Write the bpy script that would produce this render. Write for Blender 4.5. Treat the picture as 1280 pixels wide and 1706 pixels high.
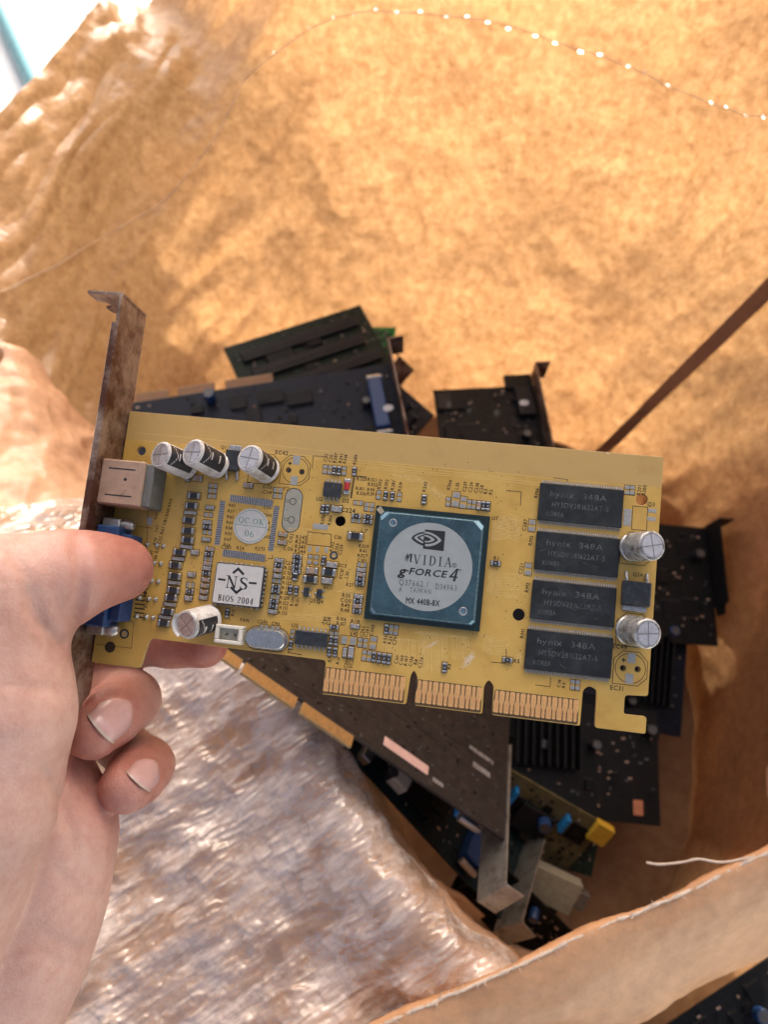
import bpy, bmesh, math, random
import numpy as np
from mathutils import Vector, Matrix, noise
from mathutils.bvhtree import BVHTree

random.seed(4)
scene = bpy.context.scene
for o in list(bpy.data.objects):
    bpy.data.objects.remove(o)
COL = scene.collection
R = math.radians

# ------------------------------------------------------------------ camera
FPX = 1284.0                      # focal length in pixels of the 1280 x 1706 photograph
cam_data = bpy.data.cameras.new('camera')
cam = bpy.data.objects.new('camera', cam_data)
COL.objects.link(cam)
scene.camera = cam
cam.location = (0, 0, 0.56)
cam.rotation_euler = (R(30), 0, 0)
cam_data.sensor_width = 36
cam_data.sensor_fit = 'AUTO'
cam_data.lens = 36 * FPX / 1706
cam_data.clip_start = 0.01
cam_data.clip_end = 200
cam_data.dof.use_dof = True
cam_data.dof.focus_distance = 0.234
cam_data.dof.aperture_fstop = cam_data.lens / 2.1

# ------------------------------------------------------------------ sky and sun
SUN_EL, SUN_AZ = 27.0, 15.0       # azimuth from +y towards +x
world = bpy.data.worlds.new('World')
scene.world = world
world.use_nodes = True
wn = world.node_tree
sky = wn.nodes.new('ShaderNodeTexSky')
sky.sky_type = 'NISHITA'
sky.sun_disc = False
sky.sun_elevation = R(SUN_EL)
sky.sun_rotation = R(SUN_AZ)
sky.dust_density = 10.0
sky.air_density = 0.3
sky.ozone_density = 0.0
wn.links.new(sky.outputs[0], wn.nodes['Background'].inputs[0])
wn.nodes['Background'].inputs[1].default_value = 0.12
sun_data = bpy.data.lights.new('sun', 'SUN')
sun_data.energy = 2.5
sun_data.angle = R(0.5)
sun_data.color = (1.0, 0.94, 0.85)
sun = bpy.data.objects.new('sun', sun_data)
COL.objects.link(sun)
TO_SUN = Vector((math.sin(R(SUN_AZ)) * math.cos(R(SUN_EL)), math.cos(R(SUN_AZ)) * math.cos(R(SUN_EL)), math.sin(R(SUN_EL))))
sun.rotation_euler = TO_SUN.to_track_quat('Z', 'Y').to_euler()

scene.view_settings.view_transform = 'Standard'
scene.view_settings.look = 'None'
scene.view_settings.exposure = 2.08
scene.view_settings.gamma = 1
scene.view_settings.use_curve_mapping = False
scene.render.engine = 'CYCLES'
scene.cycles.use_denoising = True
scene.cycles.max_bounces = 10
scene.cycles.transparent_max_bounces = 12
scene.cycles.caustics_reflective = False
scene.cycles.caustics_refractive = False
scene.cycles.sample_clamp_indirect = 6

# ------------------------------------------------------------------ pixel helpers
CAMM = Matrix.Translation(cam.location) @ cam.rotation_euler.to_matrix().to_4x4()


def W(px, py, t):
    """world point seen at photo pixel (px, py), t metres along the view axis"""
    return CAMM @ Vector(((px - 640) / FPX * t, -(py - 853) / FPX * t, -t))


# pose of the held card (solved from its edges): columns = right, down, away
MU = np.array((0.98976285, 0.0960236, -0.10558871))
MV = np.array((-0.10870691, 0.98658639, -0.12177894))
MN = np.array((0.09247873, 0.13201049, 0.98692498))
P0 = np.array((0.0, 47 / FPX, 1.0)) * 0.235


def c(px, py, h=0.0):
    """photo pixel -> card-local millimetres on the plane h mm above the board's face"""
    r = np.array(((px - 640) / FPX, (py - 853) / FPX, 1.0))
    t = (MN @ P0 - h * 0.001) / (MN @ r)
    X = r * t - P0
    return (float(X @ MU) * 1000, float(-(X @ MV)) * 1000)


def cvb(a):
    return Vector((a[0], -a[1], -a[2]))


CARDM = Matrix.Identity(4)
for i, ax in enumerate((cvb(MU), cvb(-MV), cvb(-MN))):
    for j in range(3):
        CARDM[j][i] = ax[j]
CARDM.translation = cvb(P0)
CARDM = CAMM @ CARDM
PXMM = 5.36                        # photo pixels per millimetre on the card


# ------------------------------------------------------------------ materials
def new_mat(name):
    m = bpy.data.materials.new(name)
    m.use_nodes = True
    nt = m.node_tree
    nt.nodes.clear()
    out = nt.nodes.new('ShaderNodeOutputMaterial')
    return m, nt, out


def nd(nt, typ, **kw):
    n = nt.nodes.new(typ)
    for k, v in kw.items():
        if k.startswith('i_'):
            key = k[2:]
            key = int(key) if key.isdigit() else key.replace('_', ' ')
            n.inputs[key].default_value = v
        else:
            setattr(n, k, v)
    return n


def col4(cc, f=1.0):
    return (min(1, cc[0] * f), min(1, cc[1] * f), min(1, cc[2] * f), 1)


def noise_tex(nt, scale, detail=4, rough=0.6, stretch=None):
    tc = nd(nt, 'ShaderNodeTexCoord')
    src = tc.outputs['Object']
    if stretch:
        mp = nd(nt, 'ShaderNodeMapping')
        mp.inputs['Scale'].default_value = stretch
        nt.links.new(src, mp.inputs['Vector'])
        src = mp.outputs[0]
    n = nd(nt, 'ShaderNodeTexNoise')
    n.inputs['Scale'].default_value = scale
    n.inputs['Detail'].default_value = detail
    n.inputs['Roughness'].default_value = rough
    nt.links.new(src, n.inputs['Vector'])
    return n.outputs['Fac']


def ramp(nt, fac, stops):
    r = nd(nt, 'ShaderNodeValToRGB')
    el = r.color_ramp.elements
    while len(el) < len(stops):
        el.new(0.5)
    for e, (p, cc) in zip(el, stops):
        e.position = p
        e.color = cc if len(cc) == 4 else (*cc, 1)
    nt.links.new(fac, r.inputs[0])
    return r.outputs[0]


def mixc(nt, fac, a, b, mode='MIX'):
    m = nd(nt, 'ShaderNodeMix', data_type='RGBA', blend_type=mode)
    for v, k in ((fac, 0), (a, 6), (b, 7)):
        if hasattr(v, 'links') or hasattr(v, 'is_linked'):
            nt.links.new(v, m.inputs[k])
        else:
            m.inputs[k].default_value = v
    return m.outputs[2]


def M(name, colr, rough=0.5, metal=0.0, var=0.18, vs=300, bump=0.0, bs=900, spec=0.5, dirt=None, dirt_amt=0.35, ds=220, coat=0.0,
      sss=0.0, stretch=None):
    m, nt, out = new_mat(name)
    b = nd(nt, 'ShaderNodeBsdfPrincipled')
    f = noise_tex(nt, vs, 5, 0.62, stretch)
    cc = ramp(nt, f, [(0.3, col4(colr, 1 - var)), (0.7, col4(colr, 1 + var))])
    if dirt:
        g = noise_tex(nt, ds, 6, 0.7)
        g = ramp(nt, g, [(1 - dirt_amt - 0.12, (0, 0, 0)), (1 - dirt_amt + 0.1, (1, 1, 1))])
        cc = mixc(nt, g, cc, col4(dirt))
    nt.links.new(cc, b.inputs['Base Color'])
    b.inputs['Metallic'].default_value = metal
    b.inputs['Specular IOR Level'].default_value = spec
    b.inputs['Coat Weight'].default_value = coat
    rr = ramp(nt, noise_tex(nt, vs * 1.7, 4), [(0.3, (rough * 0.8,) * 3), (0.75, (min(1, rough * 1.25),) * 3)])
    nt.links.new(rr, b.inputs['Roughness'])
    if bump:
        bp = nd(nt, 'ShaderNodeBump')
        bp.inputs['Strength'].default_value = bump
        bp.inputs['Distance'].default_value = 0.0006
        nt.links.new(noise_tex(nt, bs, 5), bp.inputs['Height'])
        nt.links.new(bp.outputs[0], b.inputs['Normal'])
    if sss:
        b.inputs['Subsurface Weight'].default_value = sss
        b.inputs['Subsurface Radius'].default_value = (0.006, 0.002, 0.001)
        b.inputs['Subsurface Scale'].default_value = 1.0
    nt.links.new(b.outputs[0], out.inputs[0])
    return m


MT = {}
MT['silk'] = M('silkscreen ink', (0.035, 0.02, 0.01), 0.6, var=0.4, vs=2500)
MT['black'] = M('chip epoxy', (0.022, 0.026, 0.03), 0.42, var=0.35, vs=700, bump=0.12, bs=4000, dirt=(0.09, 0.09, 0.085), dirt_amt=0.33, ds=420)
MT['memory'] = M('memory epoxy', (0.016, 0.019, 0.020), 0.42, var=0.35, vs=260, bump=0.12, bs=3500, spec=0.35, dirt=(0.03, 0.036, 0.037), dirt_amt=0.4, ds=160)
MT['mark'] = M('laser marking', (0.085, 0.095, 0.095), 0.6, var=0.5, vs=900, dirt=(0.022, 0.03, 0.033), dirt_amt=0.42, ds=330)
MT['solder'] = M('tinned solder', (0.46, 0.47, 0.46), 0.32, 0.85, var=0.25, vs=1500, bump=0.3, bs=1800)
MT['pad'] = M('flat tinned pad', (0.42, 0.42, 0.38), 0.45, 0.6, var=0.2, vs=1500)
MT['resistor'] = M('resistor body', (0.03, 0.035, 0.045), 0.4, var=0.4, vs=1500)
MT['ceramic'] = M('ceramic tan', (0.34, 0.24, 0.17), 0.5, var=0.3, vs=1200)
MT['ceramic_grey'] = M('ceramic grey', (0.3, 0.29, 0.27), 0.5, var=0.3, vs=1200)
MT['red_glass'] = M('red diode glass', (0.45, 0.03, 0.04), 0.15, var=0.3, vs=1500)
MT['ferrite'] = M('ferrite', (0.022, 0.024, 0.028), 0.35, var=0.3, vs=900)
MT['contact_gap'] = M('gap between contacts', (0.085, 0.05, 0.02), 0.6, var=0.2, vs=600)
MT['gold'] = M('gold contact', (0.80, 0.45, 0.17), 0.38, 0.4, var=0.2, vs=500, dirt=(0.62, 0.28, 0.12), dirt_amt=0.38, ds=300)
MT['pcb_bare'] = M('bare laminate', (0.30, 0.20, 0.085), 0.6, var=0.2, vs=500)
MT['substrate'] = M('green substrate', (0.004, 0.018, 0.016), 0.4, var=0.3, vs=700)
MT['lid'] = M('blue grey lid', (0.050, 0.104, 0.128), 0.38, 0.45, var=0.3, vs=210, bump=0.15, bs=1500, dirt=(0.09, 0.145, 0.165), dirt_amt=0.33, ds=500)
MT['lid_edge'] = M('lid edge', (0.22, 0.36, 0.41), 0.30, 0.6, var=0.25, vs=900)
MT['label_disc'] = M('pale label', (0.30, 0.335, 0.325), 0.5, var=0.07, vs=300)
MT['ink'] = M('black ink', (0.012, 0.014, 0.016), 0.5, var=0.3, vs=1800)
MT['ink_grey'] = M('grey ink', (0.06, 0.07, 0.075), 0.5, var=0.4, vs=1800)
MT['ink_green'] = M('green ink', (0.03, 0.22, 0.13), 0.5, var=0.3, vs=1800)
MT['sticker'] = M('white paper sticker', (0.54, 0.53, 0.49), 0.6, var=0.06, vs=500, dirt=(0.45, 0.42, 0.36), dirt_amt=0.3, ds=400)
MT['sleeve'] = M('white sleeve', (0.62, 0.60, 0.56), 0.33, var=0.08, vs=300, dirt=(0.28, 0.22, 0.15), dirt_amt=0.38, ds=230, bump=0.15, bs=500)
MT['stripe'] = M('dark sleeve print', (0.018, 0.018, 0.022), 0.35, var=0.3, vs=600, dirt=(0.15, 0.14, 0.12), dirt_amt=0.28, ds=700)
MT['can_silver'] = M('silver sleeve', (0.50, 0.49, 0.46), 0.3, 0.55, var=0.2, vs=350, dirt=(0.10, 0.085, 0.07), dirt_amt=0.42, ds=380)
MT['can_top'] = M('aluminium can top', (0.62, 0.60, 0.58), 0.3, 0.75, var=0.12, vs=500, bump=0.1, bs=900, dirt=(0.42, 0.37, 0.31), dirt_amt=0.35, ds=300)
MT['can_groove'] = M('scored vent', (0.30, 0.27, 0.25), 0.4, 0.7, var=0.2, vs=900)
MT['nylon'] = M('white nylon', (0.66, 0.63, 0.53), 0.45, var=0.08, vs=500, dirt=(0.4, 0.34, 0.24), dirt_amt=0.3, ds=500)
MT['pin'] = M('connector pin', (0.35, 0.30, 0.2), 0.35, 0.8, var=0.2, vs=900)
MT['crystal'] = M('crystal can', (0.50, 0.51, 0.49), 0.28, 0.9, var=0.12, vs=500, bump=0.1, bs=600)
MT['tan_shell'] = M('tan plastic shell', (0.36, 0.24, 0.165), 0.5, var=0.14, vs=260, bump=0.1, bs=900, dirt=(0.17, 0.09, 0.05), dirt_amt=0.3, ds=300)
MT['grey_plastic'] = M('grey plastic', (0.13, 0.13, 0.115), 0.5, var=0.15, vs=400, bump=0.1, bs=900)
MT['blue_plastic'] = M('blue plastic', (0.010, 0.042, 0.13), 0.4, var=0.2, vs=500)
MT['cyan_plastic'] = M('bright blue plastic', (0.01, 0.17, 0.42), 0.4, var=0.2, vs=500)
MT['screw'] = M('plated screw', (0.42, 0.40, 0.36), 0.35, 0.85, var=0.2, vs=900)
MT['bracket'] = M('rusty plated steel', (0.34, 0.255, 0.19), 0.45, 0.5, var=0.2, vs=160, bump=0.25, bs=900, dirt=(0.085, 0.03, 0.015), dirt_amt=0.5, ds=85)
MT['steel'] = M('dull plated steel', (0.34, 0.33, 0.29), 0.42, 0.7, var=0.2, vs=160, bump=0.15, bs=900, dirt=(0.12, 0.10, 0.07), dirt_amt=0.36, ds=120)
MT['old_gold'] = M('dull gold contacts', (0.40, 0.23, 0.08), 0.45, 0.5, var=0.25, vs=400)
MT['brown_gold'] = M('brown contacts', (0.16, 0.065, 0.03), 0.5, 0.4, var=0.25, vs=400)
for k, cc in (('dark_green', (0.008, 0.017, 0.010)), ('dark_blue', (0.006, 0.009, 0.017)), ('near_black', (0.005, 0.005, 0.0045)),
              ('grey_brown', (0.026, 0.021, 0.019)), ('bright_green', (0.02, 0.17, 0.03)), ('olive', (0.10, 0.085, 0.04)), ('teal_black', (0.007, 0.014, 0.015))):
    MT[k] = M(k.replace('_', ' ') + ' board', cc, 0.5, var=0.3, vs=160, bump=0.1, bs=1500, spec=0.2, dirt=tuple(min(1, x * 1.8 + 0.004) for x in cc), dirt_amt=0.36, ds=260)
MT['old_black'] = M('old chip epoxy', (0.004, 0.004, 0.0045), 0.5, var=0.3, vs=400, spec=0.2)
MT['old_solder'] = M('dull solder', (0.10, 0.10, 0.095), 0.5, 0.6, var=0.3, vs=900)
MT['heatsink'] = M('black anodised metal', (0.012, 0.012, 0.012), 0.5, 0.3, var=0.3, vs=300, spec=0.25)
MT['yellow_plastic'] = M('yellow plastic', (0.52, 0.33, 0.03), 0.45, var=0.2, vs=400)
MT['beige'] = M('beige connector', (0.36, 0.32, 0.22), 0.45, var=0.15, vs=300, dirt=(0.2, 0.16, 0.1), dirt_amt=0.3)
MT['pink_label'] = M('pink paper label', (0.60, 0.40, 0.34), 0.6, var=0.1, vs=400)
MT['white_print'] = M('white print', (0.20, 0.19, 0.18), 0.6, var=0.5, vs=900)
MT['copper'] = M('copper', (0.55, 0.24, 0.13), 0.4, 0.6, var=0.2, vs=500)


def pcb_material():
    m, nt, out = new_mat('mustard solder mask')
    b = nd(nt, 'ShaderNodeBsdfPrincipled')
    tc = nd(nt, 'ShaderNodeTexCoord')
    sep = nd(nt, 'ShaderNodeSeparateXYZ')
    nt.links.new(tc.outputs['Object'], sep.inputs[0])
    f = noise_tex(nt, 70, 6, 0.6)
    cc = ramp(nt, f, [(0.3, (0.47, 0.278, 0.058, 1)), (0.55, (0.57, 0.36, 0.085, 1)), (0.75, (0.60, 0.39, 0.105, 1))])
    # copper traces under the mask: fine wavy lines, only in patches
    lines = []
    for ang, sc, seed in ((0.0, 900, 0), (1.2, 820, 3)):
        mp = nd(nt, 'ShaderNodeMapping')
        mp.inputs['Rotation'].default_value = (0, 0, ang + 0.03)
        nt.links.new(tc.outputs['Object'], mp.inputs[0])
        w = nd(nt, 'ShaderNodeTexWave', wave_type='BANDS', bands_direction='Y')
        w.inputs['Scale'].default_value = sc / 2.6
        w.inputs['Distortion'].default_value = 3.5
        w.inputs['Detail'].default_value = 1.0
        w.inputs['Detail Scale'].default_value = 0.22
        nt.links.new(mp.outputs[0], w.inputs[0])
        patch = ramp(nt, noise_tex(nt, 60 + 20 * seed, 2), [(0.47, (0, 0, 0)), (0.56, (1, 1, 1))])
        ln = mixc(nt, 1.0, w.outputs['Color'], patch, 'MULTIPLY')
        lines.append(ln)
    ln = mixc(nt, 1.0, lines[0], lines[1], 'LIGHTEN')
    mrb = nd(nt, 'ShaderNodeMapRange')
    mrb.inputs['From Min'].default_value = 0.0245
    mrb.inputs['From Max'].default_value = 0.0235
    nt.links.new(sep.outputs['Y'], mrb.inputs[0])
    ln = mixc(nt, 1.0, ln, mrb.outputs[0], 'MULTIPLY')
    cc = mixc(nt, 0.22, cc, mixc(nt, ln, cc, (0.54, 0.37, 0.11, 1)))
    # plain ground plane band along the top edge (no traces, browner)
    mr = nd(nt, 'ShaderNodeMapRange')
    mr.inputs['From Min'].default_value = 0.0235
    mr.inputs['From Max'].default_value = 0.0245
    nt.links.new(sep.outputs['Y'], mr.inputs[0])
    cc = mixc(nt, mr.outputs[0], cc, (0.51, 0.335, 0.115, 1))
    # grime specks
    g = ramp(nt, noise_tex(nt, 420, 8, 0.75), [(0.64, (0, 0, 0)), (0.72, (1, 1, 1))])
    cc = mixc(nt, mixc(nt, 1.0, g, (0.5, 0.5, 0.5, 1), 'MULTIPLY'), cc, (0.12, 0.06, 0.018, 1))
    st_ = ramp(nt, noise_tex(nt, 110, 5, 0.65), [(0.52, (0, 0, 0)), (0.72, (1, 1, 1))])
    cc = mixc(nt, mixc(nt, 1.0, st_, (0.25, 0.25, 0.25, 1), 'MULTIPLY'), cc, (0.33, 0.17, 0.04, 1))
    # chalky scuffs rubbed off beside the contacts (a few strokes with ragged outline)
    for (x0, y0), (x1, y1), wd in ((c(764, 1120), c(798, 1078), 0.0017), (c(700, 1085), c(740, 1062), 0.0007), (c(1000, 745), c(1020, 760), 0.0005)):
        dx, dy = x1 - x0, y1 - y0
        L = math.hypot(dx, dy)
        mp = nd(nt, 'ShaderNodeMapping', vector_type='TEXTURE')
        mp.inputs['Location'].default_value = ((x0 + x1) / 2000, (y0 + y1) / 2000, 0)
        mp.inputs['Rotation'].default_value = (0, 0, math.atan2(dy, dx))
        mp.inputs['Scale'].default_value = (L / 2000, wd, 1)
        nt.links.new(tc.outputs['Object'], mp.inputs[0])
        ln_ = nd(nt, 'ShaderNodeVectorMath', operation='LENGTH')
        nt.links.new(mp.outputs[0], ln_.inputs[0])
        nz_ = noise_tex(nt, 700, 7, 0.8)
        nzm = nd(nt, 'ShaderNodeMath', operation='MULTIPLY')
        nzm.inputs[1].default_value = 2.6
        nt.links.new(nz_, nzm.inputs[0])
        nz = nzm.outputs[0]
        ad = nd(nt, 'ShaderNodeMath', operation='ADD')
        nt.links.new(ln_.outputs['Value'], ad.inputs[0])
        nt.links.new(nz, ad.inputs[1])
        k = ramp(nt, ad.outputs[0], [(0.95, (0.85, 0.85, 0.85)), (1.0, (0, 0, 0))])
        # ramp clamps at 1: rescale
        ml = nd(nt, 'ShaderNodeMapRange')
        ml.inputs['From Min'].default_value = 1.45
        ml.inputs['From Max'].default_value = 1.95
        ml.inputs['To Min'].default_value = 0.7
        ml.inputs['To Max'].default_value = 0.0
        nt.links.new(ad.outputs[0], ml.inputs[0])
        cc = mixc(nt, ml.outputs[0], cc, (0.66, 0.60, 0.50, 1))
    nt.links.new(cc, b.inputs['Base Color'])
    b.inputs['Roughness'].default_value = 0.30
    b.inputs['Specular IOR Level'].default_value = 0.45
    bp = nd(nt, 'ShaderNodeBump')
    bp.inputs['Strength'].default_value = 0.14
    bp.inputs['Distance'].default_value = 0.0001
    nt.links.new(ln, bp.inputs['Height'])
    bp2 = nd(nt, 'ShaderNodeBump')
    bp2.inputs['Strength'].default_value = 0.08
    bp2.inputs['Distance'].default_value = 0.0004
    nt.links.new(noise_tex(nt, 500, 4), bp2.inputs['Height'])
    nt.links.new(bp.outputs[0], bp2.inputs['Normal'])
    nt.links.new(bp2.outputs[0], b.inputs['Normal'])
    nt.links.new(b.outputs[0], out.inputs[0])
    return m


MT['pcb'] = pcb_material()


def paper_material(name, trans, front, gloss=0.06, rough=0.35, mottle=105, tfac=0.62, bump=0.3, crease=False):
    """kraft paper laminate: mottled, lets the sun through, faint sheen on the inside"""
    m, nt, out = new_mat(name)
    f1 = noise_tex(nt, mottle, 7, 0.68)
    f2 = noise_tex(nt, mottle * 0.16, 3, 0.5)
    fibre = noise_tex(nt, 60, 6, 0.7, (1, 1, 7))
    v = ramp(nt, f1, [(0.34, (0.64, 0.57, 0.50)), (0.5, (0.86, 0.83, 0.79)), (0.64, (1.04, 1.05, 1.07))])
    v2 = ramp(nt, f2, [(0.3, (0.88, 0.85, 0.82)), (0.7, (1, 1, 1))])
    v3 = ramp(nt, fibre, [(0.3, (0.84, 0.82, 0.80)), (0.7, (1, 1, 1))])
    vv = mixc(nt, 1.0, mixc(nt, 1.0, v, v2, 'MULTIPLY'), v3, 'MULTIPLY')
    if crease:      # pressed crease lines and vertical fibre streaks in the laminate
        cr = noise_tex(nt, 13, 3, 0.5)
        cr.node.noise_type = 'RIDGED_MULTIFRACTAL'
        cv_ = ramp(nt, cr, [(0.6, (1, 1, 1)), (0.88, (0.88, 0.86, 0.84)), (0.94, (1.1, 1.1, 1.1))])
        vv = mixc(nt, 1.0, vv, cv_, 'MULTIPLY')
        wv = ramp(nt, noise_tex(nt, 420, 3, 0.6, (1, 1, 0.25)), [(0.35, (0.86, 0.84, 0.82)), (0.65, (1.06, 1.06, 1.06))])
        vv = mixc(nt, 1.0, vv, wv, 'MULTIPLY')
    ct = mixc(nt, 1.0, vv, (*trans, 1), 'MULTIPLY')
    cf = mixc(nt, 0.55, (*front, 1), mixc(nt, 1.0, vv, (*front, 1), 'MULTIPLY'))
    bp = nd(nt, 'ShaderNodeBump')
    bp.inputs['Strength'].default_value = bump
    bp.inputs['Distance'].default_value = 0.0015
    nt.links.new(noise_tex(nt, 260, 5, 0.6), bp.inputs['Height'])
    dif = nd(nt, 'ShaderNodeBsdfDiffuse')
    tr = nd(nt, 'ShaderNodeBsdfTranslucent')
    gl = nd(nt, 'ShaderNodeBsdfGlossy')
    gl.inputs['Roughness'].default_value = rough
    nt.links.new(cf, dif.inputs[0])
    nt.links.new(ct, tr.inputs[0])
    for b in (dif, gl, tr):
        nt.links.new(bp.outputs[0], b.inputs['Normal'])
    mx = nd(nt, 'ShaderNodeMixShader')
    mx.inputs[0].default_value = tfac
    nt.links.new(dif.outputs[0], mx.inputs[1])
    nt.links.new(tr.outputs[0], mx.inputs[2])
    mg = nd(nt, 'ShaderNodeMixShader')
    fr = nd(nt, 'ShaderNodeFresnel')
    fr.inputs[0].default_value = 1.45
    nt.links.new(bp.outputs[0], fr.inputs[1])
    mu = nd(nt, 'ShaderNodeMapRange')
    mu.inputs['From Min'].default_value = 0.03
    mu.inputs['From Max'].default_value = 0.6
    mu.inputs['To Min'].default_value = gloss
    mu.inputs['To Max'].default_value = gloss * 4
    nt.links.new(fr.outputs[0], mu.inputs[0])
    nt.links.new(mu.outputs[0], mg.inputs[0])
    nt.links.new(mx.outputs[0], mg.inputs[1])
    nt.links.new(gl.outputs[0], mg.inputs[2])
    nt.links.new(mg.outputs[0], out.inputs[0])
    return m


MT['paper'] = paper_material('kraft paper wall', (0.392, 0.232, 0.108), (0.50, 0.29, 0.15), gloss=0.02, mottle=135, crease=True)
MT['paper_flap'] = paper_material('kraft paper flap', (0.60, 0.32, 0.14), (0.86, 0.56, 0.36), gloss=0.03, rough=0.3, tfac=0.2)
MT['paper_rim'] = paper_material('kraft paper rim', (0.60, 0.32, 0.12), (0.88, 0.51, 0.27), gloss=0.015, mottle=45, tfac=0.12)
MT['paper_floor'] = paper_material('darker kraft bottom', (0.35, 0.17, 0.06), (0.36, 0.20, 0.10), gloss=0.01, tfac=0.3)  # same kraft paper in a darker tone for the bag's bottom
MT['shadow_strip'] = M('brown shadow strip', (0.25, 0.105, 0.042), 0.7, var=0.2, vs=500, bump=0.3, bs=1500)  # plain brown that paints a shadow band on the wall


def stitch_material():
    m, nt, out = new_mat('white stitching thread')
    d = nd(nt, 'ShaderNodeBsdfDiffuse')
    t = nd(nt, 'ShaderNodeBsdfTranslucent')
    cc = ramp(nt, noise_tex(nt, 900, 3), [(0.3, (0.8, 0.78, 0.75)), (0.7, (0.92, 0.92, 0.92))])
    nt.links.new(cc, d.inputs[0])
    nt.links.new(cc, t.inputs[0])
    mx = nd(nt, 'ShaderNodeMixShader')
    mx.inputs[0].default_value = 0.8
    nt.links.new(d.outputs[0], mx.inputs[1])
    nt.links.new(t.outputs[0], mx.inputs[2])
    nt.links.new(mx.outputs[0], out.inputs[0])
    return m


MT['stitch'] = stitch_material()


def film_material():
    m, nt, out = new_mat('crumpled clear film')
    bp = nd(nt, 'ShaderNodeBump')
    bp.inputs['Strength'].default_value = 0.75
    bp.inputs['Distance'].default_value = 0.0030
    tc = nd(nt, 'ShaderNodeTexCoord')
    r1 = nd(nt, 'ShaderNodeMapping')
    r1.inputs['Rotation'].default_value = (0, 0, R(-32))
    nt.links.new(tc.outputs['Object'], r1.inputs[0])
    r2 = nd(nt, 'ShaderNodeMapping')
    r2.inputs['Scale'].default_value = (0.55, 1.9, 1.3)
    nt.links.new(r1.outputs[0], r2.inputs[0])
    hn_ = nd(nt, 'ShaderNodeTexNoise', noise_type='RIDGED_MULTIFRACTAL')
    hn_.inputs['Scale'].default_value = 150
    hn_.inputs['Detail'].default_value = 4
    hn_.inputs['Roughness'].default_value = 0.6
    nt.links.new(r2.outputs[0], hn_.inputs['Vector'])
    hn = hn_.outputs['Fac']
    nt.links.new(hn, bp.inputs['Height'])
    gl = nd(nt, 'ShaderNodeBsdfGlossy')
    gl.inputs['Roughness'].default_value = 0.06
    gl.inputs['Color'].default_value = (1.0, 0.95, 0.88, 1)
    nt.links.new(bp.outputs[0], gl.inputs['Normal'])
    df = nd(nt, 'ShaderNodeBsdfDiffuse')
    df.inputs[0].default_value = (0.95, 0.84, 0.74, 1)
    nt.links.new(bp.outputs[0], df.inputs['Normal'])
    tp = nd(nt, 'ShaderNodeBsdfTransparent')
    fr = nd(nt, 'ShaderNodeFresnel')
    fr.inputs[0].default_value = 1.9
    nt.links.new(bp.outputs[0], fr.inputs[1])
    m1 = nd(nt, 'ShaderNodeMixShader')
    # cloudy creased patches scatter white
    cn = nd(nt, 'ShaderNodeTexNoise')
    cn.inputs['Scale'].default_value = 30
    cn.inputs['Detail'].default_value = 7
    cn.inputs['Roughness'].default_value = 0.72
    nt.links.new(r2.outputs[0], cn.inputs['Vector'])
    cl = ramp(nt, cn.outputs['Fac'], [(0.38, (0.03, 0.03, 0.03)), (0.62, (0.72, 0.72, 0.72))])
    nt.links.new(cl, m1.inputs[0])
    nt.links.new(tp.outputs[0], m1.inputs[1])
    nt.links.new(df.outputs[0], m1.inputs[2])
    m2 = nd(nt, 'ShaderNodeMixShader')
    mu = nd(nt, 'ShaderNodeMath', operation='MINIMUM')
    mu.inputs[1].default_value = 0.38
    nt.links.new(fr.outputs[0], mu.inputs[0])
    nt.links.new(mu.outputs[0], m2.inputs[0])
    nt.links.new(m1.outputs[0], m2.inputs[1])
    nt.links.new(gl.outputs[0], m2.inputs[2])
    nt.links.new(m2.outputs[0], out.inputs[0])
    return m


MT['film'] = film_material()


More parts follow.
